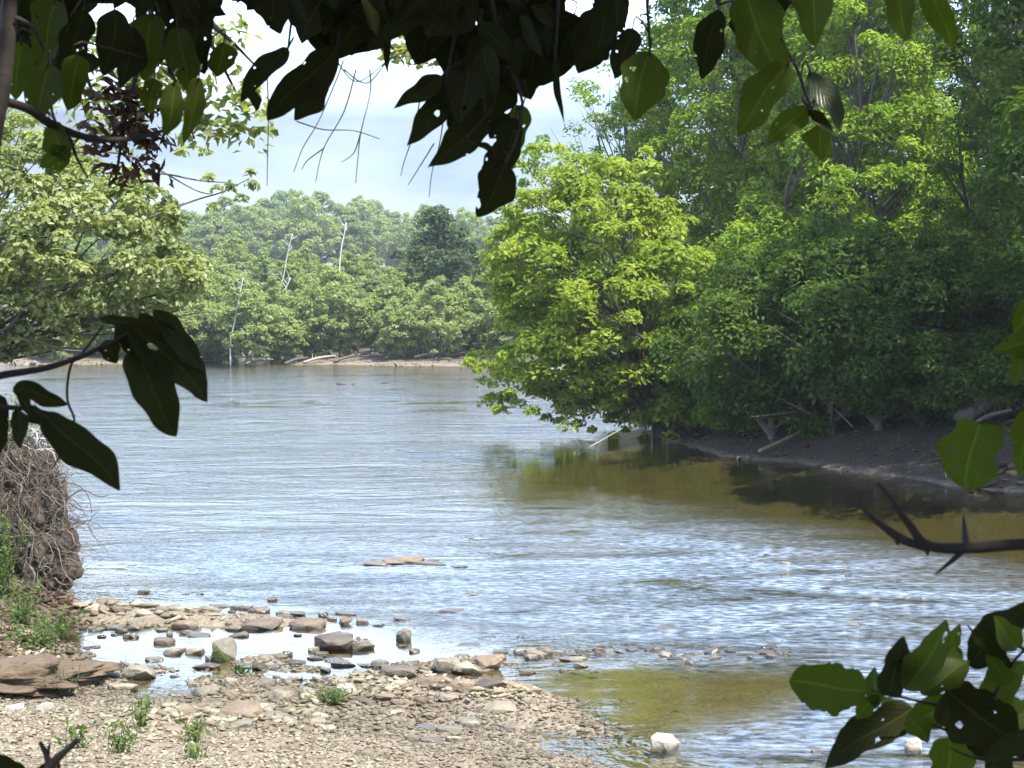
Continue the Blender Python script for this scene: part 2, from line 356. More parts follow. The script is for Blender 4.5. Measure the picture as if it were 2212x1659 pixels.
hgt = math_(nt, 'MULTIPLY', math_(nt, 'MULTIPLY', hgt, amp), math_(nt, 'MULTIPLY_ADD', ramp(nt, sy_.outputs[1], 35., 75.), 1.8, 1.))
bp = N(nt, 'ShaderNodeBump', Strength=1., Distance=1.); nt.links.new(hgt, bp.inputs['Height'])
fr = N(nt, 'ShaderNodeFresnel', IOR=1.75); nt.links.new(bp.outputs[0], fr.inputs['Normal'])
gl = N(nt, 'ShaderNodeBsdfGlossy', Roughness=.06); nt.links.new(bp.outputs[0], gl.inputs['Normal'])
gl.inputs['Color'].default_value = (1, 1, 1, 1)
tr = N(nt, 'ShaderNodeBsdfTransparent'); tr.inputs['Color'].default_value = (.80, .80, .62, 1)
mx = N(nt, 'ShaderNodeMixShader'); nt.links.new(fr.outputs[0], mx.inputs[0]); nt.links.new(tr.outputs[0], mx.inputs[1]); nt.links.new(gl.outputs[0], mx.inputs[2])
# aerated riffle water, its pale blue diffuse also standing in for sky reflection
aer_sheen = math_(nt, 'MULTIPLY', N(nt, 'ShaderNodeAttribute', attribute_name='riffle').outputs['Fac'], math_(nt, 'MULTIPLY', ramp(nt, n3, .3, .6), math_(nt, 'MULTIPLY_ADD', ramp(nt, n2, .4, .68), .5, .14)))
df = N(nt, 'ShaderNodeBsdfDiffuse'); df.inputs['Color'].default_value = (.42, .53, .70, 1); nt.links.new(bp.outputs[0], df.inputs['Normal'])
m2 = N(nt, 'ShaderNodeMixShader'); nt.links.new(aer_sheen, m2.inputs[0]); nt.links.new(mx.outputs[0], m2.inputs[1]); nt.links.new(df.outputs[0], m2.inputs[2]); mx = m2
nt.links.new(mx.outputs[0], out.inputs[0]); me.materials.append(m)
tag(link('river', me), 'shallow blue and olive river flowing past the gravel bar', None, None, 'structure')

# ------------------------------------------------------------------ foliage
def unit(a): return a / (np.linalg.norm(a, axis=-1, keepdims=True) + 1e-9)
def leaves(pos, nrm, size, rng, aspect=.5, droop=.3):
    n = len(pos); nrm = unit(nrm)
    ax = rng.normal(size=(n, 3)); ax[:, 2] -= droop; ax = unit(ax - nrm * (ax * nrm).sum(1, keepdims=True))
    sd_ = np.cross(nrm, ax); L = size[:, None]
    V = np.stack([pos - ax*L*.5, pos + sd_*L*aspect*.5 + nrm*L*.10, pos + ax*L*.5 - nrm*L*.12, pos - sd_*L*aspect*.5 + nrm*L*.10], 1).reshape(-1, 3)
    b = np.arange(n)[:, None] * 4
    F = np.concatenate([b + [0, 2, 1], b + [0, 3, 2]], 1).reshape(-1, 3)
    return V, F
def clump_leaves(C, rad, per, size, rng, aspect=.5, flat=.75, droop=.3, low=-.5, shell=.45):
    """leaf tufts round centres C: most leaves on the outside and top of each tuft"""
    k = len(C); rad = np.broadcast_to(rad, (k,)); ids = np.repeat(np.arange(k), per)
    d = unit(rng.normal(size=(len(ids), 3))); d[:, 2] = np.where(d[:, 2] < low, -d[:, 2], d[:, 2])
    rr = rad[ids] * (1 - shell * rng.random(len(ids)) ** 1.2) * rng.uniform(.8, 1.15, len(ids))
    pos = C[ids] + d * rr[:, None] * np.array([1, 1, flat])
    nrm = d * .55 + np.array([0, 0, .45]) + rng.normal(size=d.shape) * .32
    sz = size * rng.uniform(.6, 1.35, len(ids))
    V, F = leaves(pos, nrm, sz, rng, aspect, droop)
    tint = np.clip(rng.random(len(ids)) * .65 + rng.random(k)[ids] * .45 - .05, 0, 1)
    return V, F, np.repeat(tint, 2)
def crown_centres(poly, d, n, thick, rng, margin=0., front=.5):
    """tuft centres filling a rounded volume whose side view is poly"""
    pl = np.array(poly, float); lo, hi = pl.min(0), pl.max(0); out = []
    while len(out) < n:
        q = rng.uniform(lo, hi, (n * 3, 2)); ins, dm = in_poly(q[:, 0], q[:, 1], pl)
        for (a, b), e in zip(q[ins & (dm > margin)], dm[ins & (dm > margin)]):
            e = e / FP * d; t = thick * math.sqrt(min(1., e / (thick * .9)) + .02)
            s = rng.uniform(-1, 1); s = np.sign(s) * abs(s) ** front
            out.append(P(a, b, d + s * t))
            if len(out) >= n: break
    return np.array(out)
def limbs(mb, base, top, centres, r0, rng, k=14, lean=None):
    """tapered trunk with limbs running into the crown"""
    base, top = np.array(base, float), np.array(top, float); n = 7
    path = [base + (top - base) * t + np.array([math.sin(t*5+base[0])*.08, math.cos(t*4)*.08, 0]) * np.linalg.norm(top-base) * .25 * t for t in np.linspace(0, 1, n)]
    mb.tube(path, [r0 * (1.25 if i == 0 else 1 - .8 * i / (n-1)) for i in range(n)], 8, 2)
    path = np.array(path)
    for c in centres[rng.permutation(len(centres))[:k]]:
        zf = np.clip((c[2] - base[2]) / max(.1, (top - base)[2]) * .75 - .12, .12, .92); i = int(zf * (n-1)); s = path[i] + (path[i+1] - path[i]) * (zf*(n-1) - i)
        mid = (s + c) / 2 + rng.normal(size=3) * .12 * np.linalg.norm(c - s) + np.array([0, 0, .06 * np.linalg.norm(c - s)])
        r = r0 * (1 - .75 * zf) * .5
        mb.tube([s, (s+mid)/2 + rng.normal(size=3)*.03, mid, c], [r, r*.8, r*.55, r*.2], 5, 3)
        for _ in range(2):
            e = c + rng.normal(size=3) * .5 * np.array([1, 1, .7]); mb.tube([mid, (mid+e)/2 + rng.normal(size=3)*.08, e], [r*.4, r*.3, r*.1], 4, 2)
def shaped_tree(name, label, cat, poly, d, base, top, n, thick, rad, per, size, leaf, bark='bark', r0=.12, k=16, seed=1, aspect=.5, margin=0., extra=None, droop=.3, group=None, low=-.5, shell=.45, flat=.75):
    rng = np.random.default_rng(seed)
    base = np.array([base[0], base[1], H(base[0], base[1]) - .1])
    C = crown_centres(poly, d, n, thick, rng, margin)
    C = C[C[:, 2] > base[2] * 0 + .12]
    o = empty(name, base, label, cat, group)
    V, F, t = clump_leaves(C, rad * rng.uniform(.55, 1.3, len(C)), per, size, rng, aspect, flat, droop, low, shell)
    if extra is not None:
        V2, F2, t2 = extra(rng); F = np.concatenate([F, F2 + len(V)]); V = np.concatenate([V, V2]); t = np.concatenate([t, t2])
    link('crown', raw_mesh('crown', V - base, F, M[leaf], t), o)
    mb = MB(); limbs(mb, base, top, C, r0, rng, k); mb.build('trunk', M[bark], o, base)
    return o

# --- far bank trees: a few kinds, copied
def far_tree(name, h, w, n, per, size, leaf, bark, seed, base_frac=.12):
    rng = np.random.default_rng(seed); C = []
    while len(C) < n:
        q = rng.uniform(-1, 1, 3)
        if q @ q > 1: continue
        z = (q[2] * .5 + .5)
        wz = (math.sin(PI * min(1, z * .85 + .12)) ** .7)
        C.append([q[0] * w * wz, q[1] * w * wz, h * (base_frac + (1 - base_frac) * z)])
    C = np.array(C); C[:, :2] += np.sin(C[:, 2:3] * 1.3 + seed) * w * .12
    V, F, t = clump_leaves(C, w * (.17 if n > 125 else .24) * rng.uniform(.7, 1.3, n), per, size, rng, .55, .7, .3, -.6)
    o = empty(name, (0, 0, 0))
    link('crown', raw_mesh('crown', V, F, M[leaf], t), o)
    mb = MB(); limbs(mb, (0, 0, -.3), (w*.1, 0, h * .92), C, max(.07, h * .013), rng, 16); mb.build('trunk', M[bark], o)
    return o
def copy_tree(src):
    r = src.copy(); COL.objects.link(r)
    for ch in src.children:
        c = ch.copy(); COL.objects.link(c); c.parent = r
    return r
used = set()
def put(src, loc, rz, sc, label, cat, group):
    o = src if src.name not in used else copy_tree(src); used.add(src.name)
    o.location = loc; o.rotation_euler = (0, 0, rz); o.scale = (sc, sc, sc * float(R.uniform(.92, 1.08)))
    return tag(o, label, cat, group)
# --- right bank
BUSH = [(1078,470),(1120,410),(1180,370),(1150,330),(1210,335),(1290,365),(1390,345),(1425,425),(1500,500),(1530,600),(1550,700),(1585,760),(1545,850),(1520,925),(1400,925),(1250,905),(1140,870),(1065,880),(1085,840),(1015,780),(1075,765),(1095,720),(1068,640),(1062,560)]
b = P(1430, 940, 40.5)
def bush_extra(rng):
    q = [(1015,785),(1030,800),(1045,830),(1060,860),(1075,885),(1085,890),(1050,790),(1075,810),(1100,850),(1120,875),(1150,890),(1180,905),(1230,925),(1280,930),(1100,800),(1085,770),(1130,820),(1325,945),(1350,930),(1390,950),(1450,945),(1020,770),(1055,870),(1250,915),(1210,910)]
    a = clump_leaves(np.array([P(u, v, 40 + rng.uniform(-1, 1)) for u, v in q]), .2 * rng.uniform(.6, 1.3, len(q)), 70, .12, rng, .55)
    top = [(1120,360),(1150,325),(1175,322),(1210,325),(1255,345),(1290,345),(1330,350),(1395,330),(1410,360),(1080,455),(1065,520),(1060,600),(1445,440),(1490,480),(1530,560),(1545,640),(1570,690),(1590,740)]
    b_ = clump_leaves(np.array([P(u, v, 40.5 + rng.uniform(-1, 1)) for u, v in top]), .22, 80, .13, rng, .55)
    return np.concatenate([a[0], b_[0]]), np.concatenate([a[1], b_[1] + len(a[0])]), np.concatenate([a[2], b_[2]])
shaped_tree('overhanging_bush', 'bright yellow-green bushy tree leaning out over the water at the bend', 'tree', BUSH, 40.5, b, P(1320, 430, 40.5), 330, 2.3, .42, 190, .135, 'bush', r0=.16, k=40, seed=11, aspect=.55, margin=10, extra=bush_extra)
shaped_tree('slender_tree', 'thin sparse tree with sky showing through, behind the bushy tree at the bend', 'tree', [(1200,200),(1330,130),(1450,150),(1500,330),(1440,420),(1300,400),(1190,330),(1130,420),(1120,340),(1180,290)], 50, P(1400, 880, 50), P(1330, 190, 50), 70, 1.6, .4, 60, .14, 'tallA', r0=.12, k=30, seed=12)
shaped_tree('tall_tree', 'tall dark green tree rising behind the bushy tree, left of the sunlit ridge of leaves', 'tree', [(1400,420),(1370,170),(1440,40),(1480,-260),(1640,-420),(1800,-300),(1800,100),(1750,420),(1640,560),(1500,520)], 47, P(1600, 940, 47), P(1590, -250, 47), 260, 2.6, .55, 170, .15, 'tallA', r0=.22, k=26, seed=13)
shaped_tree('tall_tree', 'tall sunlit yellow-green tree, its crown running down in a bright ridge', 'tree', [(1650,330),(1670,60),(1740,-220),(1850,-420),(1980,-320),(2040,-60),(2060,250),(2080,420),(1960,560),(1820,600),(1640,600),(1540,620),(1530,540),(1620,480)], 43, P(1840, 950, 43), P(1880, -250, 43), 360, 2.4, .5, 180, .13, 'tallB', r0=.22, k=26, seed=14)
shaped_tree('willow_tree', 'fine-leaved green willow sweeping down to the water right of the bushy tree', 'tree', [(1560,620),(1640,560),(1820,560),(1960,560),(2010,700),(1960,800),(1850,860),(1760,910),(1680,950),(1600,940),(1520,915),(1540,860),(1590,770)], 37.5, P(1800, 960, 38), P(1780, 560, 38), 250, 1.8, .42, 300, .10, 'willow', r0=.14, k=20, seed=15, aspect=.32, droop=.9)
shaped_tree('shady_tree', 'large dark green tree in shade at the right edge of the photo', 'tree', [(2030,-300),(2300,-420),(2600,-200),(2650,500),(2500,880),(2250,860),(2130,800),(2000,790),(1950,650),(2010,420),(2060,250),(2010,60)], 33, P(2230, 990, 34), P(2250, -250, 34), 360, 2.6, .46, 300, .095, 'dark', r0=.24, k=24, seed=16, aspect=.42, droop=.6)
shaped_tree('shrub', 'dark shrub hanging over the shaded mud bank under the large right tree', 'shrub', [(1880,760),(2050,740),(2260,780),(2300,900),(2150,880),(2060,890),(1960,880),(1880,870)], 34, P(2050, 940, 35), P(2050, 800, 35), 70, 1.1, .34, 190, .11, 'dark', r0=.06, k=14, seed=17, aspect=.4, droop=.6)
# trees on the near right, beyond the edge of the photo, that shade the mud bank
for u_, d_, t_, se in ((2590, 27.5, -900, 28), (3100, 30, -800, 29)):
    hw = 3.4 / d_ * FP; q = P(u_, 900, d_)
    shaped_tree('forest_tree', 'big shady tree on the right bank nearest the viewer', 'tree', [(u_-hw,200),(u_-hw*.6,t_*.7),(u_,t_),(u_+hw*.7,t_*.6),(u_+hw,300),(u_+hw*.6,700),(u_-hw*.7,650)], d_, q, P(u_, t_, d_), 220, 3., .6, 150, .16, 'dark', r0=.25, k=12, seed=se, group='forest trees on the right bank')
# tall trees standing further back on that bank
back = []
for i, (u, d, top, w) in enumerate([(1560, 58, -330, 3.4), (1760, 60, -420, 3.8), (1980, 56, -420, 3.8), (2200, 54, -520, 4.2), (2480, 50, -560, 4.2), (2750, 44, -560, 4.2), (3000, 40, -500, 4.), (2090, 66, -480, 4.6), (2340, 62, -560, 4.6), (1660, 70, -380, 4.6)]):
    b = P(u, 900, d); t = P(u, top, d); hw = w / d * FP
    poly = [(u - hw*.9, 560), (u - hw, 250), (u - hw*.7, top*.5), (u - hw*.2, top), (u + hw*.4, top), (u + hw*.9, top*.3), (u + hw, 300), (u + hw*.8, 640), (u, 760)]
    shaped_tree('forest_tree', ['tall forest tree glimpsed between the slender tree and the dark tall tree', 'tall forest tree behind the sunlit ridge of leaves', 'tall forest tree filling the gap above the willow', 'tall forest tree behind the shady right-hand tree', 'forest tree standing back from the right bank', 'forest tree standing back from the right bank', 'forest tree standing back from the right bank', 'forest tree standing back from the right bank', 'forest tree standing back from the right bank', 'forest tree standing back from the right bank'][i], 'tree', poly, d, b, t, 230, 2.8, .75, 150, .2, 'tallA' if i % 2 else 'dark', r0=.25, k=12, seed=30+i, group='forest trees on the right bank')

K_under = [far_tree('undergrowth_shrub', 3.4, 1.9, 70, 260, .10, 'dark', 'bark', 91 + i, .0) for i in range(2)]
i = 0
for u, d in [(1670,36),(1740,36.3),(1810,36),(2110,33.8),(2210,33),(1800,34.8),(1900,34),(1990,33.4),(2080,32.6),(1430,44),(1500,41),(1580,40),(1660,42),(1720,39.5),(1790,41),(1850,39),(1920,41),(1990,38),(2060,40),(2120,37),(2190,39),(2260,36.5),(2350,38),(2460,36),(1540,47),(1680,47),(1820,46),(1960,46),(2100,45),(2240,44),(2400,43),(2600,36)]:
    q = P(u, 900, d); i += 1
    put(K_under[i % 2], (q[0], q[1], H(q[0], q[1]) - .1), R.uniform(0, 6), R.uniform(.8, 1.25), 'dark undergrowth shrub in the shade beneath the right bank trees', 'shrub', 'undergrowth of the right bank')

# --- left bank
LEFT = [(-200,220),(0,235),(90,262),(150,300),(215,350),(300,365),(370,430),(405,455),(380,500),(420,560),(450,610),(440,650),(390,660),(350,690),(250,700),(180,745),(90,760),(0,785),(-200,800),(-320,500)]
def left_extra(rng):
    C = np.array([P(u, v, 23.5) for u, v in [(450,385),(470,410),(500,405),(540,375),(545,400),(520,430),(440,330),(395,330),(460,450)]])
    return clump_leaves(C, .10, 26, .10, rng, .6)
def left_bits(rng):
    C = np.array([P(*q, 20.) for q in [(620,480),(650,470),(670,465),(625,515),(640,505),(600,490),(605,520)]])
    return clump_leaves(C, .07, 20, .09, rng, .6)
lt = shaped_tree('leaning_tree', 'pale yellow-green leafy tree leaning in from the left bank', 'tree', LEFT, 24, (-8.6, 24.), P(-60, 260, 24), 620, 1.6, .21, 70, .095, 'pale', r0=.13, k=34, seed=21, aspect=.62, extra=left_extra, margin=4)
b0 = np.array([-8.6, 24., H(-8.6, 24.) - .1])
for q in ([(-60,330),(150,350),(190,450),(200,480)],[(120,330),(250,330),(330,360),(420,410),(460,420)],[(300,560),(270,620),(260,660)],[(250,410),(330,375),(430,390),(500,395)],[(250,500),(360,455),(430,430),(480,415),(540,385)]):
    mb = MB(); mb.tube([P(u, v, 23.6) for u, v in q], np.linspace(.022, .006, len(q)), 5, 4); mb.build('branch', M['bark'], lt, b0)

K_shrub = [far_tree('riverside_shrub', 4.4, 1.9, 130, 75, .17, 'far1', 'bark', 51 + i, .02) for i in range(3)]
K_mid = [far_tree('far_tree', 8.8, 2.3, 170, 75, .22, ['far1', 'far2', 'far1'][i], 'bark', 61 + i, .05) for i in range(3)]
K_hill = [far_tree('hill_tree', 13., 4.6, 130, 90, .42, ['far2', 'far1', 'far2'][i], 'bark', 71 + i, .12) for i in range(3)]
K_dark = far_tree('dark_tree', 8.2, 2.7, 110, 120, .25, 'fardark', 'bark', 81, .15)
i = 0
for u in np.linspace(120, 1500, 34):
    d = R.uniform(95, 100); p = P(u + R.uniform(-20, 20), 700, d); z = H(p[0], p[1]); i += 1
    put(K_shrub[i % 3], (p[0], p[1], z - .1), R.uniform(0, 6), R.uniform(.7, 1.25), 'olive green shrub in the row along the far waterline', 'shrub', 'shrubs along the far bank')
for u in np.linspace(60, 1560, 34):
    d = R.uniform(104, 118); p = P(u + R.uniform(-25, 25), 700, d); z = H(p[0], p[1]); i += 1
    if 830 < u < 1040 and d < 112: d += 0
    put(K_mid[i % 3], (p[0], p[1], z - .1), R.uniform(0, 6), R.uniform(.68, .86) * (.85 if 820 < u < 1100 else 1), 'slim hazy green tree in the wall of trees behind the far bank', 'tree', 'trees behind the far bank')
prof = [(-300, 430), (300, 430), (540, 420), (640, 398), (760, 408), (820, 436), (950, 428), (1010, 445), (1100, 455), (1700, 420), (2300, 400)]
for j, u in enumerate(np.linspace(-250, 1900, 60)):
    d = R.uniform(235, 300); v = np.interp(u, *zip(*prof)) + R.uniform(-4, 14); t = P(u + R.uniform(-15, 15), v, d); z = H(t[0], t[1])
    sc = max(.5, (t[2] - z) / 13.4)
    put(K_hill[j % 3], (t[0], t[1], z - .2), R.uniform(0, 6), sc, 'rounded hazy tree on the skyline beyond the far bank', 'tree', 'skyline trees beyond the far bank')
p = P(945, 700, 101.5); put(K_dark, (p[0], p[1], H(p[0], p[1]) - .1), 1., 1.0, 'dark round-crowned tree standing out among the paler far trees', 'tree', None)
for lab, q in (('leaning white trunk, the tallest bare one on the far bank', [(598,660),(612,600),(622,545),(632,505)]), ('low white snag standing just above the far waterline', [(498,740),(508,690),(518,640),(525,600)]), ('thin pale bare trunk among the trees left of the dark tree', [(733,600),(737,540),(743,510),(748,480)]), ('short pale forked snag leaning beside the tallest white trunk', [(600,655),(618,622),(628,600)])):
    pts = [P(u, v, 94. if 'low white' in lab else 100.5) for u, v in q]; g = pts[0].copy(); g[2] = H(g[0], g[1]) - .1
    o = empty('bare_trunk', g, lab, 'dead tree', 'pale bare trunks on the far bank'); mb = MB(); mb.tube([g] + pts, np.linspace(.05, .02, len(pts)+1), 6, 3)
    mb.build('trunk', M['barkpale'], o, g)
    mb = MB(); 
    for k in range(3):
        s = pts[-2] + (pts[-1]-pts[-2]) * k / 3; mb.tube([s, s + np.array([R.uniform(-.4,.4), .1, .3]), s + np.array([R.uniform(-.6,.6), 0, .7])], [.022, .018, .008], 5, 2)
    mb.build('limb', M['barkpale'], o, g)

# ------------------------------------------------------------------ stones
def stone_mesh(w, dpt, h, seed, mat, cut=.9):
    rng = np.random.default_rng(seed); bm = bmesh.new()
    for _ in range(26):
        q = unit(rng.normal(size=3)); q = np.sign(q) * np.abs(q) ** .65; q = q / max(1., np.abs(q).max() / 1.)
        bm.verts.new((q[0]*w*.5*rng.uniform(.82, 1), q[1]*dpt*.5*rng.uniform(.82, 1), q[2]*h*.5*rng.uniform(.75, 1)))
    r = bmesh.ops.convex_hull(bm, input=bm.verts)
    bmesh.ops.delete(bm, geom=[v for v in r['geom_interior'] if isinstance(v, bmesh.types.BMVert)], context='VERTS')
    bmesh.ops.triangulate(bm, faces=bm.faces); bmesh.ops.subdivide_edges(bm, edges=bm.edges, cuts=3, use_grid_fill=True)
    sc_ = max(w, h)
    for v_ in bm.verts:
        c_ = v_.co; k_ = (float(vnoise(c_.x/sc_*5 + c_.z/sc_*3, c_.y/sc_*5 + c_.z/sc_*4, 1., seed)) * .16 + float(vnoise(c_.x/sc_*13 + c_.z/sc_*9, c_.y/sc_*13, 1., seed+3)) * .09)
        v_.co = c_ * (1 + k_)
    0 and bmesh.ops.bevel(bm, geom=list(bm.edges), offset=min(w, dpt, h) * .06, segments=1, affect='EDGES', profile=.6, clamp_overlap=True)
    me = bpy.data.meshes.new('stone'); bm.to_mesh(me); bm.free(); me.materials.append(M[mat]); return me
sid = [100]
def stone(u, v, w, h, mat, label, name='stone', group=None, dr=.7, rz=None, tilt=None, sink=.3):
    """a stone whose foot shows at photo point (u, v); w and h are its width and height on the photo's grid"""
    sid[0] += 1
    if u > 1300 and v < 1430: w, h = w * .85, h * .6
    elif v < 1480 and h < 27: h *= .8
    g = G(u, v, .03); d = g[1]; W, Hh = w / FP * d, h / FP * d
    me = stone_mesh(W, W * dr, Hh * (1 + sink), sid[0], mat)
    o = link(name, me, None, (g[0], g[1] + W * dr * .3, 0))
    z0 = max(H(g[0], g[1] + W*dr*.3) - Hh * .15, -.012)
    o.location.z = z0 + Hh * .5 * (1 - sink) ; rr = np.random.default_rng(sid[0])
    o.rotation_euler = tuple(rr.normal(size=2) * .06 if tilt is None else tilt) + (rr.uniform(-.35, .35) if rz is None else rz,)
    return tag(o, label, 'rock', group)
S = stone
S(1438, 1612, 72, 38, 'white', 'bright cream block of stone alone in the water at the bottom', dr=.8, rz=.35, tilt=(.1, .16), sink=.25)
ms = S(486, 1420, 60, 58, 'grey', 'upright wedge-shaped grey rock with green moss on its left side', dr=.6, tilt=(.1, -.25))
S(445, 1437, 70, 16, 'wet', 'long dark flat slab lying left of centre below the mossy wedge rock', dr=.5, rz=.05)
S(525, 1434, 62, 14, 'brownst', 'thin brown slab against the right foot of the mossy wedge rock', dr=.5, rz=-.05)
S(452, 1418, 24, 22, 'white', 'small white stone at the left foot of the mossy wedge rock')
S(399, 1350, 68, 26, 'brownst', 'wide tan-brown slab in the middle of the stony spit')
S(555, 1352, 104, 26, 'brownst', 'widest low brown slab on the spit, right of its middle')
S(660, 1350, 92, 26, 'brownst', 'low brown slab at the outer right end of the spit')
S(720, 1396, 92, 36, 'wet', 'large dark flat-topped rock surrounded by bright water')
S(782, 1396, 56, 24, 'wet', 'knobbly dark rock touching the right end of the large flat-topped rock')
S(622, 1410, 27, 20, 'wet', 'small dark cube-like stone left of the large flat-topped rock')
S(682, 1417, 44, 11, 'wet', 'thin dark flat stone just below the large flat-topped rock')
S(350, 1384, 54, 20, 'brownst', 'humped brown stone at the near edge of the spit by the calm pool')
S(420, 1405, 48, 20, 'tan', 'tan stone in the pool left of the mossy wedge rock')
S(372, 1405, 46, 18, 'tan', 'tan stone second to the left of the mossy wedge rock')
S(330, 1420, 44, 14, 'tan', 'flat tan stone at the far left of the row beside the mossy wedge rock')
S(298, 1458, 78, 32, 'grey', 'broad grey stone in the calm pool, larger of the two side by side')
S(236, 1460, 72, 20, 'tan', 'tan stone in the calm pool left of the broad grey stone')
S(262, 1484, 78, 18, 'tan', 'long flat tan stone at the near edge of the calm pool')
S(376, 1455, 26, 9, 'wet', 'tiny dark stone in the calm pool right of the broad grey stone')
S(205, 1392, 30, 9, 'brownst', 'small brown stone at the far left of the calm pool')
S(292, 1297, 32, 9, 'wet', 'small dark flat stone in open water just beyond the spit, left end')
S(309, 1275, 34, 12, 'brownst', 'small brown stone furthest out beyond the left end of the spit')
S(399, 1278, 22, 6, 'wet', 'left one of a pair of tiny dark stones beyond the spit')
S(430, 1278, 22, 6, 'wet', 'right one of a pair of tiny dark stones beyond the spit')
S(587, 1293, 26, 14, 'wet', 'black pointed stone standing alone in the rippled water')
S(500, 1316, 20, 9, 'wet', 'tiny dark stone off the outer edge of the spit')
S(611, 1323, 46, 8, 'grey', 'low grey stone awash off the right end of the spit')
S(745, 1342, 40, 22, 'brownst', 'brown stone in the row right of the spit')
S(782, 1340, 36, 16, 'tan', 'tan stone at the end of the row right of the spit')
S(866, 1334, 46, 13, 'wet', 'dark low stone in rippled water beyond the pointed stone')
S(818, 1346, 30, 9, 'wet', 'small dark stone between the row of brown stones and the pointed stone')
S(873, 1377, 40, 30, 'grey', 'grey stone with a sharp peak, alone right of the large flat-topped rock', dr=.6, tilt=(0, .25))
S(868, 1390, 18, 9, 'wet', 'tiny dark stone at the foot of the peaked grey stone')
S(820, 1432, 42, 22, 'grey', 'rounded grey boulder with a slab at its foot')
S(786, 1432, 62, 9, 'wet', 'thin dark slab at the left foot of the rounded grey boulder')
S(893, 1440, 40, 14, 'wet', 'dark stone between the rounded boulder and the rubble island')
S(903, 1450, 20, 7, 'wet', 'tiny dark stone below the rubble island at its left')
S(893, 1425, 30, 5, 'wet', 'sliver of dark stone above the rubble island at its left')
S(965, 1442, 78, 34, 'grey', 'grey left-hand rock of the rubble island')
S(1012, 1448, 74, 28, 'tan', 'tan middle rock at the front of the rubble island')
S(1058, 1438, 80, 30, 'brownst', 'brown slab forming the right end of the rubble island')
S(1156, 1412, 56, 20, 'tan', 'tan rounded rock at the left end of the pale row in midstream')
S(1203, 1404, 34, 12, 'white', 'pale stone in midstream behind the tan rounded rock')
S(1241, 1420, 66, 14, 'tan', 'low tan slab in the middle of the pale row in midstream')
S(1317, 1400, 34, 15, 'white', 'white rounded stone at the right end of the pale row in midstream')
S(1315, 1412, 36, 11, 'tan', 'tan stone directly below the white rounded stone in midstream')
S(1123, 1370, 17, 9, 'wet', 'tiny black stone standing alone in midstream')
S(1014, 1389, 60, 8, 'grey', 'long grey stone awash beyond the rubble island')
S(975, 1316, 64, 11, 'tan', 'long sandy stone awash in the ripples, nearer of two')
S(1018, 1281, 38, 9, 'tan', 'short sandy stone awash in the ripples, farther of two')
S(992, 1220, 44, 8, 'wet', 'dark flat stone just right of the long sandy hump')
S(745, 830, 44, 8, 'wet', 'dark low stone far out in the smooth upstream water, left of two')
S(830, 826, 24, 5, 'wet', 'smaller dark stone far out in the smooth upstream water, right of two')
S(1352, 1320, 24, 8, 'tan', 'tiny tan stone in the right-hand ripples')
S(1440, 1351, 66, 10, 'tan', 'low tan stone awash right of midstream')
S(1510, 1408, 36, 15, 'white', 'upper one of two pale stones above the green pool')
S(1522, 1419, 28, 11, 'white', 'lower one of two pale stones above the green pool')
S(1843, 1344, 62, 13, 'white', 'pale flat stone with a dark end at the right, in the riffle', rz=.1)
S(1694, 1211, 50, 9, 'white', 'pale stone farthest out in the right-hand shallows')
S(1892, 1288, 26, 9, 'white', 'left one of three white pebbles in the right-hand riffle')
S(1961, 1286, 24, 11, 'white', 'middle one of three white pebbles in the right-hand riffle')
S(1996, 1288, 22, 10, 'white', 'right one of three white pebbles in the right-hand riffle')
S(1548, 1327, 28, 8, 'white', 'small pale stone awash at right of midstream')
S(1822, 1590, 42, 13, 'tan', 'orange-tan stone left of the lower right leaves')
S(1763, 1617, 28, 13, 'white', 'small white stone near the bottom left of the lower right leaves')
S(1975, 1618, 46, 40, 'white', 'pale stone showing under the lower right leaves')
# on the gravel bar
S(440, 1500, 68, 34, 'grey', 'grey rock on the gravel edge right of the calm pool')
S(500, 1482, 40, 26, 'tan', 'tan rock below the long dark slab')
S(575, 1480, 50, 28, 'grey', 'grey rock on the gravel below the white pebbles')
S(605, 1510, 66, 30, 'tan', 'tan rock leaning on the gravel edge')
S(614, 1462, 30, 18, 'white', 'left white stone of the pair at the water edge')
S(640, 1462, 30, 18, 'white', 'right white stone of the pair at the water edge')
S(665, 1508, 52, 26, 'grey', 'dark-bottomed rock right of the leaning tan rock')
S(745, 1500, 52, 32, 'white', 'whitish rock below the grass clump')
S(730, 1478, 50, 20, 'tan', 'rounded tan rock behind the grass clump')
S(520, 1560, 118, 34, 'brownst', 'broad flat reddish stone slab lying on the gravel')
S(858, 1478, 96, 20, 'wet', 'long dark rock along the water edge of the gravel bar')
S(862, 1490, 44, 18, 'tan', 'tan stone in front of the long dark rock')
S(1060, 1510, 80, 16, 'wet', 'dark reddish slab at the tip of the gravel ledge')
S(930, 1500, 70, 22, 'brownst', 'brown rock in the gravel ledge, left of its dark tip')
S(1000, 1508, 70, 20, 'brownst', 'brown rock in the middle of the gravel ledge')
S(1080, 1540, 90, 20, 'tan', 'tan slab between the little white pools')
S(600, 1420, 50, 22, 'wet', 'dark rounded rock in the heap right of the mossy wedge rock')
S(640, 1432, 44, 20, 'wet', 'dark rock at the right end of the heap by the mossy wedge rock')
S(560, 1440, 44, 24, 'wet', 'dark rock at the left end of the heap by the mossy wedge rock')
S(700, 1445, 30, 16, 'wet', 'small dark square rock right of the white stones')
S(30, 1545, 50, 22, 'white', 'whitish stone at the left edge below the brown slab of clay')
S(95, 1540, 46, 22, 'white', 'pale stone below the right half of the brown slab of clay')
me = stone_mesh(.16, .1, .2, 5, 'moss'); o = link('moss_patch', me, ms, (-.045, -.03, -.03))
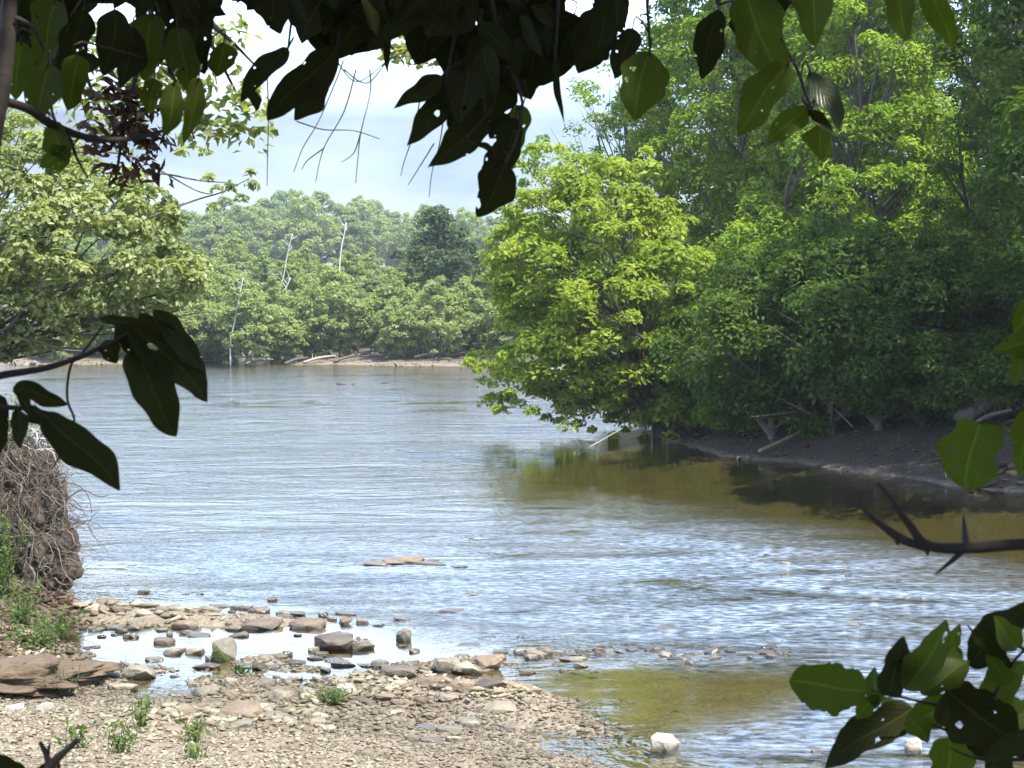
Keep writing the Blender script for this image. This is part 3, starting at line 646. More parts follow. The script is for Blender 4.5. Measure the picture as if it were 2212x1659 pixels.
# more stones of the spit and of the bar that nothing tells apart
for k in range(90):
    u, v = R.uniform(170, 760), R.uniform(1305, 1372)
    if k > 64: u, v = R.uniform(380, 900), R.uniform(1400, 1475)
    if k > 78: u, v = R.uniform(900, 1300), R.uniform(1395, 1450)
    S(u, v, R.uniform(14, 62), R.uniform(9, 17), ['brownst', 'tan', 'wet', 'grey'][k % 4], 'small stone among the many breaking the shallow water by the gravel bar', 'stone', 'small stones in the shallows')
for k in range(36):
    u = R.uniform(1090, 1720); v = 1404 + R.normal() * 9 + (u - 1400) * .012
    S(u, v, R.uniform(16, 50), R.uniform(13, 22), ['tan', 'brownst', 'wet', 'grey'][k % 4], 'low stone in the broken line of rocks crossing the midstream riffle', 'stone', 'line of low stones in the riffle')
for k in range(50):
    u, v = R.uniform(250, 1150), R.uniform(1490, 1600)
    S(u, v, R.uniform(20, 74), R.uniform(7, 18), ['tan', 'grey', 'brownst', 'grey', 'tan'][k % 5], 'stone among the many half buried in the gravel bar', 'stone', 'stones on the gravel bar')
for k in range(16):
    u, v = R.uniform(1400, 2200), R.uniform(1190, 1420)
    S(u, v, R.uniform(10, 26), R.uniform(8, 14), ['tan', 'brownst', 'wet'][k % 3], 'small stone awash in the right-hand riffle', 'stone', 'small stones in the riffle')
for k in range(24):
    u = R.uniform(560, 1100); v = R.uniform(768, 789)
    S(u, v, R.uniform(8, 30), R.uniform(4, 10), ['tan', 'white', 'grey', 'brownst'][k % 4], 'stone on the rubbly far shore', 'stone', 'stones on the far shore')
for u, v, w, h, l in ((60,785,80,26,'pale grey boulder on the left shore below the leaning tree'),(140,782,60,24,'second pale grey boulder on the left shore, nearer the water'),(460,780,60,20,'grey boulder on the far shore below the low white snag'),(400,782,50,16,'low grey boulder on the far shore behind the drooping leaf')):
    S(u, v, w, h, 'grey', l)
# loose pebbles: thousands, one object
def pebbles(n, sampler, lo, hi, mat, name, label, seed):
    rng = np.random.default_rng(seed); protos = []
    for k in range(10):
        bm = bmesh.new()
        for _ in range(13):
            q = unit(rng.normal(size=3)) * rng.uniform(.8, 1); bm.verts.new(q * np.array([.5, .36, .15]))
        r = bmesh.ops.convex_hull(bm, input=bm.verts); bmesh.ops.delete(bm, geom=[v for v in r['geom_interior'] if isinstance(v, bmesh.types.BMVert)], context='VERTS')
        bmesh.ops.triangulate(bm, faces=bm.faces); bm.verts.index_update()
        protos.append((np.array([v.co for v in bm.verts]), np.array([[v.index for v in f.verts] for f in bm.faces]))); bm.free()
    xy = sampler(n, rng); z = height(xy[:, 0], xy[:, 1])[0]; ok = z > (-.005 if name == 'rubble' else -.03); xy, z = xy[ok], z[ok]
    Vs, Fs, Ts, c = [], [], [], 0
    s = lo * (hi / lo) ** (rng.random(len(xy)) ** 2.0 * np.clip(.75 + 1.6 * vnoise(xy[:, 0], xy[:, 1], .9, 31), .6, 1.25)); a = rng.uniform(0, 2*PI, len(xy)); t = rng.random(len(xy)); tl = rng.normal(size=(len(xy), 2)) * .25
    for i in range(len(xy)):
        V, F_ = protos[i % 10]; ca, sa = math.cos(a[i]), math.sin(a[i])
        W = V * s[i]; W = np.stack([W[:, 0]*ca - W[:, 1]*sa, W[:, 0]*sa + W[:, 1]*ca, W[:, 2] + W[:, 0]*tl[i, 0] + W[:, 1]*tl[i, 1]], 1)
        Vs.append(W + (xy[i, 0], xy[i, 1], z[i] + s[i]*.07)); Fs.append(F_ + c); c += len(V); Ts.append(np.full(len(F_), t[i]))
    return tag(link(name, raw_mesh(name, np.concatenate(Vs), np.concatenate(Fs), mat, np.concatenate(Ts))), label, None, None, 'stuff')
m, nt, out = newmat('pebble'); at = N(nt, 'ShaderNodeAttribute', attribute_name='tint')
cr = N(nt, 'ShaderNodeValToRGB'); nt.links.new(at.outputs['Fac'], cr.inputs[0]); e = cr.color_ramp.elements
e[0].color = (.12, .088, .052, 1); e[1].color = (.50, .44, .31, 1); e.new(.3).color = (.23, .185, .112, 1); e.new(.55).color = (.31, .26, .165, 1); e.new(.8).color = (.39, .335, .225, 1)
tcn = N(nt, 'ShaderNodeNewGeometry'); cc_ = mixc(nt, ramp(nt, noise(nt, tcn.outputs['Position'], 45, 4), .4, .75), cr.outputs[0], (.2, .15, .1))
cc_ = mixc(nt, math_(nt, 'MULTIPLY', ramp(nt, noise(nt, tcn.outputs['Position'], 1.3, 5), .47, .68), .6), cc_, (.17, .125, .075))
szp = N(nt, 'ShaderNodeSeparateXYZ'); nt.links.new(tcn.outputs['Position'], szp.inputs[0])
cc_ = mixc(nt, math_(nt, 'MULTIPLY', ramp(nt, szp.outputs[2], .085, .03), .65), cc_, (.085, .065, .04))
p = N(nt, 'ShaderNodeBsdfPrincipled', Roughness=.8); nt.links.new(cc_, p.inputs['Base Color']); nt.links.new(p.outputs[0], out.inputs[0]); M['pebble'] = m
M['pebble_grey'] = leaf_mat('pebble_grey', (.12, .095, .075), (.27, .225, .19), .02)
def bar_s(n, rng):
    y = rng.uniform(9.6, 15.2, n); return np.stack([rng.uniform(-.36, .12, n) * y, y], 1)
pebbles(27000, bar_s, .03, .14, M['pebble'], 'pebbles', 'loose tan pebbles covering the gravel bar', 3)
def spit_s(n, rng):
    q = np.array([G(u, v)[:2] for u, v in zip(rng.uniform(150, 1250, n), rng.uniform(1290, 1530, n))]); return q
pebbles(4000, spit_s, .04, .22, M['pebble'], 'rubble', 'flat rubble of the stony spit beside the calm pool', 4)
def far_s(n, rng):
    y = rng.uniform(88, 97, n); return np.stack([(rng.uniform(-100, 1250, n) - CU) / FP * y, y], 1)
pebbles(2200, far_s, .15, .6, M['pebble_grey'], 'rubble', 'pinkish rubble along the far shore', 5)

def bank_s(n, rng):
    return np.array([G(u, v, .4)[:2] for u, v in zip(rng.uniform(1430, 2300, n), rng.uniform(880, 1050, n))])
M['litter'] = leaf_mat('litter', (.035, .022, .012), (.16, .11, .06), .05)
pebbles(3500, bank_s, .05, .35, M['litter'], 'leaf_litter', 'brown leaf litter and sticks on the shaded mud bank', 6)
def left_s(n, rng):
    return np.array([hit(u, v)[:2] for u, v in zip(rng.uniform(-150, 185, n), rng.uniform(1270, 1500, n))])
pebbles(2200, left_s, .04, .22, M['litter'], 'leaf_litter', 'brown bark and dead leaves below the root mass', 7)
# clay slab, root mass, weeds
g = G(75, 1505); bmv = []
def lumpy(name, centre, sx, sy, sz, mat, seed, parent=None, off=(0,0,0), amp=.25, layers=0.):
    bm = bmesh.new(); bmesh.ops.create_icosphere(bm, subdivisions=5, radius=1)
    co_ = np.array([v.co for v in bm.verts]); ph = np.random.default_rng(seed).uniform(0, 9, 12)
    f = 1 + amp * (np.sin(co_[:, 0]*4+ph[0]) * np.sin(co_[:, 1]*3+ph[1]) + .7*np.sin(co_[:, 2]*7+co_[:, 0]*3+ph[2]) * np.sin(co_[:, 0]*8+ph[3]) + .5*vnoise(co_[:, 0]+co_[:, 2]*.7, co_[:, 1]+co_[:, 2]*.4, 5, seed) + .35*vnoise(co_[:, 0]-co_[:, 2], co_[:, 1]+co_[:, 2], 11, seed+1))
    f *= 1 + layers * np.sign(np.sin(co_[:, 2] * 14 + co_[:, 0]*1.5)) * .04
    co_ = co_ * f[:, None] * (sx, sy, sz) + centre - np.asarray(off)
    for v, c in zip(bm.verts, co_): v.co = c
    me = bpy.data.meshes.new(name); bm.to_mesh(me); bm.free(); me.polygons.foreach_set('use_smooth', np.ones(len(me.polygons), bool)); me.materials.append(M[mat])
    return link(name, me, parent)
c = G(60, 1490); o = lumpy('clay_slab', (c[0]-.25, c[1], H(c[0]-.25, c[1]) + .05), .85, .5, .13, 'clay', 3, amp=.3, layers=1.)
tag(o, 'brown crumbling slab of clay at the left edge beside the calm pool', 'clay slab')
c = G(868, 1216); tag(lumpy('sand_hump', np.array([c[0], c[1], .0]), .5, .22, .055, 'brownst', 5, amp=.3), 'long low sandy hump breaking the ripples in mid river', 'sand hump')
c = G(60, 1330); base = np.array([c[0] - .0, c[1] + .2, 0.]); base[2] = H(base[0], base[1])
root = empty('root_mass', base, 'tangled brown mass of bare roots and soil of the eroded left bank', 'roots')
for k_, (a_, b_, c_, sx_, sz_) in enumerate([(-.42,.25,.45,.6,1.05),(-.05,.1,.35,.38,.5),(-.2,.2,.95,.38,.5),(-.6,0,.3,.5,.6),(.05,.25,.1,.35,.35),(-.1,.05,.65,.3,.3)]): lumpy('soil', base + (a_ - .03, b_ + .05, c_), sx_*.97, sx_*.88, sz_*.86, 'soil', 8 + k_, root, base, .3)
mb = MB(); mb2 = MB(); rng = np.random.default_rng(77)
for k in range(1300):
    th = rng.uniform(-2.3, .6); z0 = 1.45 * rng.random(); s = base + np.array([-.38 + .72*math.cos(th)*rng.uniform(.7, 1)*(1-.15*z0), .25 + .7*math.sin(th)*rng.uniform(.7, 1), z0])
    L = .08 + .6 * rng.random()**2 * (1.4 if k % 9 == 0 else 1); dr_ = np.array([math.cos(th)*.55 + .1, math.sin(th)*.5, rng.uniform(-.9, .35)]) + rng.normal(size=3)*.35
    pts = [s]; cur = s.copy(); q = unit(dr_)
    for _ in range(5):
        q = unit(q + rng.normal(size=3) * .55 + np.array([0, 0, -.12])); cur = cur + q * L / 5; pts.append(cur.copy())
    r = .0015 * (6 ** rng.random()) * (1.6 if k % 15 == 0 else 1); (mb if k % 3 else mb2).tube(pts, np.linspace(r, r*.3, 6), 4, 2)
    if k % 4 == 0:
        (mb if k % 3 else mb2).tube([pts[2], pts[2] + unit(q + rng.normal(size=3)*.8)*L*.25, pts[2] + unit(q + rng.normal(size=3))*L*.45], [r*.6, r*.4, r*.15], 4, 2)
mb.build('roots', M['root'], root, base); mb2.build('dry_roots', M['dryroot'], root, base)
mb = MB()
for k in range(26):
    s = base + np.array([rng.uniform(-.5, .25), rng.uniform(-.3, .3), 1.35 + rng.uniform(-.1, .15)]); pts = [s]; cur = s.copy(); q = np.array([rng.uniform(0, .9), -.1, .5])
    for _ in range(5):
        q = unit(q + rng.normal(size=3)*.45 + np.array([0, 0, -.16])); cur = cur + q * .1; pts.append(cur.copy())
    mb.tube(pts, np.linspace(.007, .002, 6), 5, 2)
mb.build('twigs', M['drift'], root, base)
def weed(u, v, hp, n, label, z=None, leafm='weed', seed=1, spread=.12, ls=.05, name='weed', blades=False, at=None):
    rng = np.random.default_rng(seed); g = G(u, v, .12) if at is None else np.array(at, float); g[2] = H(g[0], g[1]) if z is None else z; h = hp / FP * g[1]
    o = empty(name, g, label, 'plant')
    mb = MB(); pos, nr = [], []
    for k in range(n):
        e = np.array([rng.normal()*spread, rng.normal()*spread, h*rng.uniform(.55, 1.05)])
        st_ = np.array([rng.normal()*spread*.35, rng.normal()*spread*.35, -.02]); mid = (st_ + e)/2 + rng.normal(size=3)*.02
        if blades: mb.tube([st_, mid, e + [rng.normal()*.05, rng.normal()*.05, -.03]], [.005, .004, .001], 3, 3)
        else: mb.tube([st_, mid, e], [.003, .0025, .0015], 4, 2)
        for t in np.linspace(.2, 1, 3 if blades else 8):
            q = st_ + (e - st_) * t + rng.normal(size=3) * (.012 if blades else .025); pos.append(q); nr.append(rng.normal(size=3) + [0, 0, .8])
    mb.build('stems', M['weed'], o, smooth=True); o.children[0].data.attributes.new('tint', 'FLOAT', 'FACE')
    V, F_ = leaves(np.array(pos), np.array(nr), ls * rng.uniform(.6, 1.3, len(pos)), rng, .45)
    link('leaves', raw_mesh('leaves', V, F_, M[leafm], np.repeat(rng.random(len(pos)), 2)), o)
    return o
weed(305, 1565, 80, 10, 'leafy green weed on the gravel, tallest in the middle of the left half', seed=1, spread=.06)
weed(262, 1625, 78, 12, 'feathery green weed below and left of the tallest one', seed=2, spread=.06)
weed(420, 1585, 58, 8, 'greyish green weed right of the tallest one on the gravel', seed=3, spread=.05)
weed(172, 1622, 55, 9, 'small pale weed near the dark twig at the bottom left', seed=4, spread=.06)
weed(425, 1640, 45, 7, 'small weed low on the gravel beyond the reddish slab', seed=5, spread=.05)
weed(715, 1490, 34, 60, 'clump of short green grass by the whitish rock', seed=6, spread=.12, blades=True, ls=.035, name='grass_clump')
weed(525, 1425, 34, 24, 'thin grass sprouting right of the mossy wedge rock', seed=7, spread=.08, blades=True, ls=.03, name='grass_clump')
weed(60, 1400, 100, 20, 'green weeds growing down the slope in front of the root mass', seed=8, spread=.13, ls=.06, at=hit(45, 1350))
weed(15, 1300, 170, 30, 'tall green weeds at the left edge beside the root mass', seed=9, spread=.16, ls=.06, at=hit(5, 1290))
weed(0, 0, 80, 40, 'low green weeds at the foot of the root mass above the brown slab of clay', seed=13, spread=.22, ls=.05, at=hit(80, 1400))
weed(0, 0, 60, 30, 'dry brown grass between the root mass and the calm pool', seed=14, spread=.22, ls=.04, at=hit(130, 1375), leafm='brown', blades=True, name='grass_clump')
weed(150, 1475, 90, 18, 'dry grass bending over the calm pool', seed=10, spread=.13, blades=True, leafm='brown', ls=.03, name='grass_clump')
weed(40, 960, 0, 1, '', seed=11) if False else None
weed(0, 0, 130, 48, 'green sprigs growing on top of the root mass', seed=12, spread=.2, ls=.06, at=base + (-.25, .1, 0), z=base[2] + 1.2)

# driftwood
def log(pts, rad, mat, label, cat='driftwood', name='driftwood_log', branches=0, seg=7, seed=1, group=None):
    rng = np.random.default_rng(seed); pts = [np.array(q, float) for q in pts]; g = pts[0].copy()
    o = empty(name, g, label, cat, group); mb = MB(); mb.tube(pts, rad, seg, 4); mb.build('log', M[mat], o, g)
    if branches:
        for k in range(branches):
            mb = MB()
            s = pts[0] + (pts[-1]-pts[0]) * rng.uniform(.2, .9); L = np.linalg.norm(pts[-1]-pts[0]) * rng.uniform(.12, .3); e = s + unit(rng.normal(size=3) + [0, 0, .8]) * L
            mb.tube([s, (s+e)/2 + rng.normal(size=3)*L*.1, e], [np.min(rad)*.6, np.min(rad)*.5, np.min(rad)*.2], 5, 3)
            mb.build('branch', M[mat], o, g)
    return o
def GP(u, v, z=0.): return G(u, v, z)
log([P(1640,975,34.2), P(1690,952,34.6), P(1745,925,35.2)], [.045,.038,.015], 'yellowwood', 'yellowish fallen trunk sloping from the shaded right bank to the water', branches=4, seed=1)
log([P(1790,870,35), P(1815,895,34.6), P(1842,922,34.2)], [.013,.011,.007], 'drift', 'pale thin stick leaning on the dark bank above the yellowish trunk', seed=2)
log([P(1245,985,37.5), P(1275,965,37.6), P(1310,945,38), P(1345,925,38.5)], [.014,.014,.012,.008], 'drift', 'pale bare branch dipping into the water under the bushy tree', branches=3, seed=3)
log([P(1870,1038,30.6), P(1876,1048,30.6), P(1885,1058,30.6)], [.03,.045,.03], 'white', 'short white stub of wood sticking up from the water at right', seed=4)
log([P(1945,1052,29.8), P(1985,1050,29.8), P(2030,1055,29.6), P(2080,1055,29.5)], [.03,.04,.03,.02], 'drift', 'low tangle of pale driftwood on the waterline left of the large hanging leaf', branches=6, seed=5)
log([P(2090,1068,28.9), P(2130,1060,28.9), P(2180,1074,28.7), P(2230,1072,28.6)], [.05,.09,.05,.04], 'white', 'thick pale driftwood on the waterline at the right edge', branches=3, seed=6)
log([P(2160,1072,28.6), P(2190,1060,28.6), P(2225,1045,28.6)], [.02,.025,.03], 'drift', 'slim grey stick rising over the thick pale driftwood at the right edge', seed=7)
log([P(2075,905,31.5), P(2120,875,31.8), P(2180,850,32)], [.16,.14,.09], 'bark', 'thick brown leaning trunk on the shaded bank behind the large hanging leaf', branches=2, seed=8)
log([P(2090,925,31), P(2130,900,31), P(2185,885,31)], [.03,.04,.03], 'bark', 'grey weathered branch lying below the thick brown leaning trunk', seed=9)
for k, (u, v, w) in enumerate([(560,762,60),(640,772,50),(690,760,70),(760,770,80),(860,764,60),(930,768,70),(1000,775,60)]):
    a, b_ = P(u - w/2, v, 94 + k*.2), P(u + w/2, v - R.uniform(-4, 6), 95 + k*.2)
    for q in (a, b_): q[2] = max(H(q[0], q[1]) + .08, .05)
    b_[2] += R.uniform(0, .25)
    log([a, (a+b_)/2 + [0, 0, .08], b_], [.09, .08, .05], ['bark', 'bark', 'drift'][k % 3], 'weathered log lying in the debris line of the far shore', branches=3, seed=20+k, group='logs on the far shore')

# ------------------------------------------------------------------ near leaves
def big_leaf(B, T, w, mat, seed, tilt=0., fold=.25, curl=None, teeth=.0, holes=(), nt_=36, nx=17, tip=1., shape=.62):
    """a leaf blade from base point B to tip T, w metres wide, folded on its midrib; verts relative to B"""
    rng = np.random.default_rng(seed); curl = rng.uniform(.02, .28) if curl is None else curl; shape = shape * rng.uniform(.8, 1.25); B, T = np.array(B, float), np.array(T, float); A = T - B; L = np.linalg.norm(A); A = A / L
    vd = unit((B + T)/2 - EYE); Sd = unit(np.cross(A, vd)); Nn = np.cross(Sd, A)
    c, s = math.cos(tilt), math.sin(tilt); Sd, Nn = c*Sd + s*Nn, -s*Sd + c*Nn
    t = np.linspace(0, 1, nt_); prof = t**shape * (1-t)**(.85*tip); prof = prof / prof.max() * (1 + .04*np.sin(t*9+seed)); prof[0] = .04
    x = np.linspace(-1, 1, nx); TT, XX = np.meshgrid(t, x, indexing='ij')
    i = np.arange(nt_*nx).reshape(nt_, nx); F_ = np.stack([i[:-1, :-1], i[:-1, 1:], i[1:, 1:], i[1:, :-1]], -1).reshape(-1, 4)
    if len(holes):                                   # insect holes: cut faces, then draw their rim round
        ft = ((TT[:-1, :-1] + TT[1:, 1:])/2).ravel(); fx = ((XX[:-1, :-1] + XX[1:, 1:])/2).ravel(); keep = np.ones(len(F_), bool); TT, XX = TT.copy(), XX.copy()
        for (ht, hx, hr) in holes:
            cut = ((ft-ht)**2 + ((fx-hx)*.3)**2) < hr*hr; rim = np.unique(F_[cut]) if cut.any() else []
            for q in rim:
                dt_, dx_ = TT.flat[q] - ht, (XX.flat[q] - hx) * .3; rr_ = math.hypot(dt_, dx_) + 1e-6; an = math.atan2(dx_, dt_); k_ = hr * (1 + .22*math.sin(an*2 + seed) + .15*math.sin(an*3 + 2*seed)) / rr_
                if abs(XX.flat[q]) < .97: TT.flat[q], XX.flat[q] = np.clip(ht + dt_ * k_, 0, 1), np.clip(hx + dx_ * k_ / .3, -1, 1)
            keep &= ~cut
        F_ = F_[keep]
    saw = ((TT * 6.5 + seed * .37) % 1.) * (.55 + .45*np.sin(TT * 23 + seed)); hw = np.interp(TT, t, prof) * (1 - teeth * saw * (np.abs(XX) > .9)) * w * .5
    a1, a2 = rng.uniform(-.06, .06, 2)
    asym = 1 + .13*np.sin(TT*7 + seed*1.7 + np.sign(XX)*2.1) * np.abs(XX) + .08*np.sin(TT*15 + seed + np.sign(XX)) * np.abs(XX)
    side = XX * hw * asym + (np.sin(TT * 3.0) * a1 + np.sin(TT*6)*a2*.4) * L
    off = np.abs(XX) * hw * fold - curl * L * TT**2 + .012*L*np.sin(TT*14 + seed + XX*2) * np.abs(XX)
    along = TT * L - np.abs(XX) * hw * .12
    V = (along[..., None]*A + side[..., None]*Sd - off[..., None]*Nn).reshape(-1, 3)
    return raw_mesh('leaf', V, F_, M[mat], None, True, np.stack([XX.ravel(), TT.ravel()], 1))
lseed = [500]
def hang(parent, root_loc, u0, v0, u1, v1, w, d, mat='leaf', tilt=None, dd=.0, twig=None, tw=None, **k):
    """a leaf as seen from photo point (u0, v0) to (u1, v1) at d metres, parented to a branch"""
    lseed[0] += 1; rng = np.random.default_rng(lseed[0])
    B, T = P(u0, v0, d), P(u1, v1, d + dd + rng.uniform(-.012, .012))
    tl = rng.uniform(-.45, .45) if tilt is None else tilt
    if 'holes' not in k and rng.random() < .55 and w > 30: k['holes'] = [(rng.uniform(.2, .85), rng.choice([-1, 1]) * rng.uniform(.25, 1.0), rng.uniform(.015, .04)) for _ in range(rng.integers(1, 4))]
    me = big_leaf(B, T, w / FP * d / max(.5, math.cos(tl)), mat, lseed[0], tl, **k)
    o = link('leaf', me, parent); o.location = tuple(B - root_loc)
    if twig is not None and tw is not None: twig.tube([B + (T-B)*.06, B - unit(T-B)*.012 + [0, 0, .006], np.array(tw)], [.0011, .0013, .0018], 5, 3)
    return o
# --- overhanging tree over the viewer
tb = np.array([-2.3, 1.2, H(-2.3, 1.2) - .1])
ot = empty('overhanging_tree', tb, 'dark tree overhanging the viewer, its leaves hanging along the top of the photo', 'tree')
mb = MB(); mb.tube([tb, tb + [.1, .1, 1.2], tb + [.2, .3, 2.6], tb + [.6, .8, 4.2], tb + [1.6, 1.2, 5.6]], [.17, .13, .12, .1, .06], 10, 5)
mb.build('trunk', M['bark'], ot, tb)
B1 = [tb + [.22, .35, 2.75], P(-300, -420, 2.4), P(-120, -220, 2.4), P(200, -95, 2.4), P(620, -70, 2.45), P(1000, -60, 2.5), P(1400, -110, 2.5), P(1800, -140, 2.45), P(2120, -170, 2.4)]
mb = MB(); mb.tube(B1, [.05, .03, .02, .016, .013, .012, .009, .007, .004], 8, 5)
br = mb.build('branch', M['barkdark'], ot, tb)
tw = MB(); SEC = []
for q in ([(1640,-126),(1655,-20),(1690,90),(1722,150),(1748,225),(1772,268)],[(1400,-110),(1398,0),(1402,70),(1404,110)],[(1500,-118),(1530,-40),(1552,10)],[(1050,-62),(1075,60),(1105,150),(1128,222),(1118,290),(1094,352)],[(1000,-60),(985,60),(968,150),(962,185)],[(1040,20),(1035,120),(1044,200),(1050,250)],
          [(150,-90),(148,40),(118,140),(112,240),(150,310)],[(60,-90),(50,20),(46,90)],[(430,-80),(425,60),(428,160)],[(330,-85),(350,60),(372,170)],[(640,-70),(632,20),(622,104)],[(740,-66),(735,40),(728,105)],[(850,-64),(845,0),(838,60)],[(1210,-80),(1205,20),(1200,120)],[(1300,-95),(1310,-30),(1330,-5)],[(1757,-135),(1757,-60)],[(1950,-155),(1946,-60)],[(2010,-160),(2008,-60)]):
    p3 = [P(a, b, 2.42) for a, b in q]; tw.tube(p3, np.linspace(.0034, .0016, len(q)), 5, 4)
    for i_ in range(len(q) - 1): SEC += [p3[i_] * (1 - t) + p3[i_+1] * t for t in (0, .25, .5, .75)]
    SEC.append(p3[-1])
SEC = np.array(SEC)
def up(u, v, d):
    a = P(u, v, d); w_ = np.linalg.norm((SEC - a) * [1, .5, 1], axis=1) + np.where(SEC[:, 2] < a[2] - .005, .5, 0); return SEC[int(w_.argmin())]
LT = [  # u0 v0 u1 v1 width d mat extras
 (956,165,847,239,46,2.40,'leaf',dict(tilt=.05,tip=1.35)),(972,188,878,314,66,2.45,'leaf',dict(tilt=.0,tip=1.3,holes=[(.4,.2,.05)])),(1050,250,924,362,76,2.42,'leaf',dict(tilt=.05,tip=1.35)),(1010,150,992,268,74,2.38,'leaf',dict(holes=[(.72,.2,.05)])),
 (1040,170,1032,318,66,2.5,'leaf',{}),(1130,228,1088,350,64,2.5,'leafg',{}),(1114,255,1080,392,52,2.44,'leaf',{}),(1092,352,1030,472,80,2.43,'leaf',dict(tilt=.1,holes=[(.12,-.5,.05),(.8,-.8,.08)])),
 (1028,311,1080,327,16,2.4,'leaf',{}),(1200,125,1219,268,17,2.4,'leaf',dict(tip=1.4)),(838,60,838,160,14,2.4,'leaf',{}),(1404,112,1374,260,106,2.35,'leafg',dict(teeth=.05)),(1368,62,1326,168,58,2.4,'leaf',{}),
 (1552,20,1524,170,66,2.4,'leaf',{}),(1592,30,1617,124,46,2.42,'leaf',{}),(1612,-20,1694,168,116,2.38,'leafg',{}),(1705,138,1592,288,84,2.3,'leafg',{}),(1665,-50,1686,44,60,2.4,'leaf',{}),(1757,-55,1758,102,84,2.34,'leafg',{}),
 (1945,-50,1957,88,66,2.3,'leafg',{}),(2008,-50,2050,108,60,2.3,'leafg',{}),(1748,156,1815,282,48,2.36,'leafs',dict(tilt=.7)),(1746,236,1802,286,26,2.36,'leaf',{}),(1745,236,1658,304,56,2.37,'leafg',{}),(1778,272,1769,348,60,2.36,'leafg',{}),
 (104,140,84,264,86,2.2,'leafg',{}),(46,90,34,215,56,2.25,'leafg',{}),(172,120,138,240,66,2.2,'leaf',{}),(378,178,352,294,46,2.3,'leafg',{}),(430,168,388,308,38,2.3,'leaf',{}),(482,92,476,168,54,2.35,'leafg',{}),
 (622,104,518,222,42,2.4,'leaf',{}),(545,195,555,240,22,2.4,'leaf',{}),(728,105,588,270,84,2.42,'leaf',dict(teeth=.06)),(335,170,318,248,44,2.3,'leafg',{}),(112,268,148,350,52,2.2,'leafg',{}),(152,322,86,364,46,2.2,'leafg',{}),
 (1075,165,1060,262,84,2.44,'leaf',{}),(1000,150,950,232,70,2.44,'leaf',{}),(1020,225,985,318,64,2.46,'leaf',{}),(1100,250,1056,300,50,2.46,'leaf',{}),(1095,300,1062,400,60,2.47,'leaf',{}),(1070,340,1050,440,52,2.46,'leaf',{}),(700,160,640,262,64,2.44,'leaf',{}),(1090,60,1150,212,110,2.45,'leaf',{}),(1180,60,1130,205,100,2.5,'leaf',dict(holes=[(.5,.3,.05)])),(1290,20,1248,158,90,2.48,'leaf',{}),(1240,30,1200,140,90,2.5,'leaf',{}),(1330,-10,1290,120,70,2.4,'leaf',{}),(930,40,900,140,90,2.45,'leaf',{}),(1000,60,960,180,100,2.5,'leaf',{}),(1040,80,1060,215,90,2.46,'leaf',{}),
 (780,20,730,130,80,2.42,'leaf',{}),(860,20,800,112,70,2.4,'leaf',{}),(700,-10,650,92,80,2.4,'leaf',{}),(590,-10,600,74,70,2.4,'leaf',{}),(420,20,440,160,76,2.35,'leaf',{}),(330,30,300,172,80,2.35,'leaf',{}),(250,20,230,165,80,2.3,'leaf',{}),(120,0,80,150,80,2.3,'leaf',{}),(180,20,160,150,70,2.3,'leaf',{}),(385,60,395,200,70,2.33,'leaf',{}),(290,60,262,190,60,2.34,'leaf',{})]
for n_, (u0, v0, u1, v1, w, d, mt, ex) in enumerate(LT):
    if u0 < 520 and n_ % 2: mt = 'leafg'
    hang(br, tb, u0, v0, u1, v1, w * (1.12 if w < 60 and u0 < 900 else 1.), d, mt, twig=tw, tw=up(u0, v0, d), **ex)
# leaf-filled dark fringe behind them
fringe = [(-60,-140),(1370,-140),(1355,60),(1300,130),(1200,165),(1130,205),(1060,215),(960,150),(900,110),(850,90),(780,112),(735,130),(700,80),(640,55),(560,62),(500,45),(475,110),(430,180),(380,175),(330,140),(240,150),(150,170),(60,175),(-60,190)]
rng = np.random.default_rng(91); pl = np.array(fringe, float); MV, MF, MU, cnt = [], [], [], 0
GAPS = [(205,50,24),(285,55,26),(500,15,26),(330,55,14),(1030,50,14),(1245,20,30),(840,40,6),(160,95,16),(450,120,18),(545,60,20),(430,60,14)]
while len(MV) < 900:
    u, v = rng.uniform(pl.min(0), pl.max(0)); ins, _ = in_poly(np.array([u]), np.array([v]), pl)
    u1, v1 = u + rng.normal()*60, v + rng.uniform(40, 120)
    i1, _ = in_poly(np.array([u1]), np.array([v1]), pl)
    if not ins[0] or not i1[0] or (u < 540 and rng.random() < .45): continue
    mu, mv = (u+u1)/2, (v+v1)/2
    if any((mu-a)**2 + (mv-b)**2*.6 < (r+22)**2 for a, b, r in GAPS): continue
    d = rng.uniform(2.3, 3.6); s = d / 2.4
    me = big_leaf(P(u, v, d), P(u1, v1, d + rng.uniform(-.04, .04)), rng.uniform(28, 70)/FP*d, 'leaf', len(MV), rng.uniform(-.6, .6), nt_=10, nx=5)
    V = np.array([x.co for x in me.vertices]) + P(u, v, d); Fq = np.array([list(q.vertices) for q in me.polygons]); uvv = np.zeros((len(V), 2)); bpy.data.meshes.remove(me)
    t = np.repeat(np.linspace(0, 1, 10), 5); xx = np.tile(np.linspace(-1, 1, 5), 10)
    MV.append(V); MF.append(Fq + cnt); MU.append(np.stack([xx, t], 1)); cnt += len(V)
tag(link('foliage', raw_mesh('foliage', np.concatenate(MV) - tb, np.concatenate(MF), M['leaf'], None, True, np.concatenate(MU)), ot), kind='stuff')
tw.build('twigs', M['barkdark'], br, tb)
mb = MB(); mb.tube([tb + [.08, .1, .9], P(-420, 700, 2.0), P(-80, 460, 2.1), P(-8, 250, 2.1), P(14, 100, 2.1), P(24, -80, 2.15)], [.02, .016, .013, .011, .0105, .009], 8, 5)
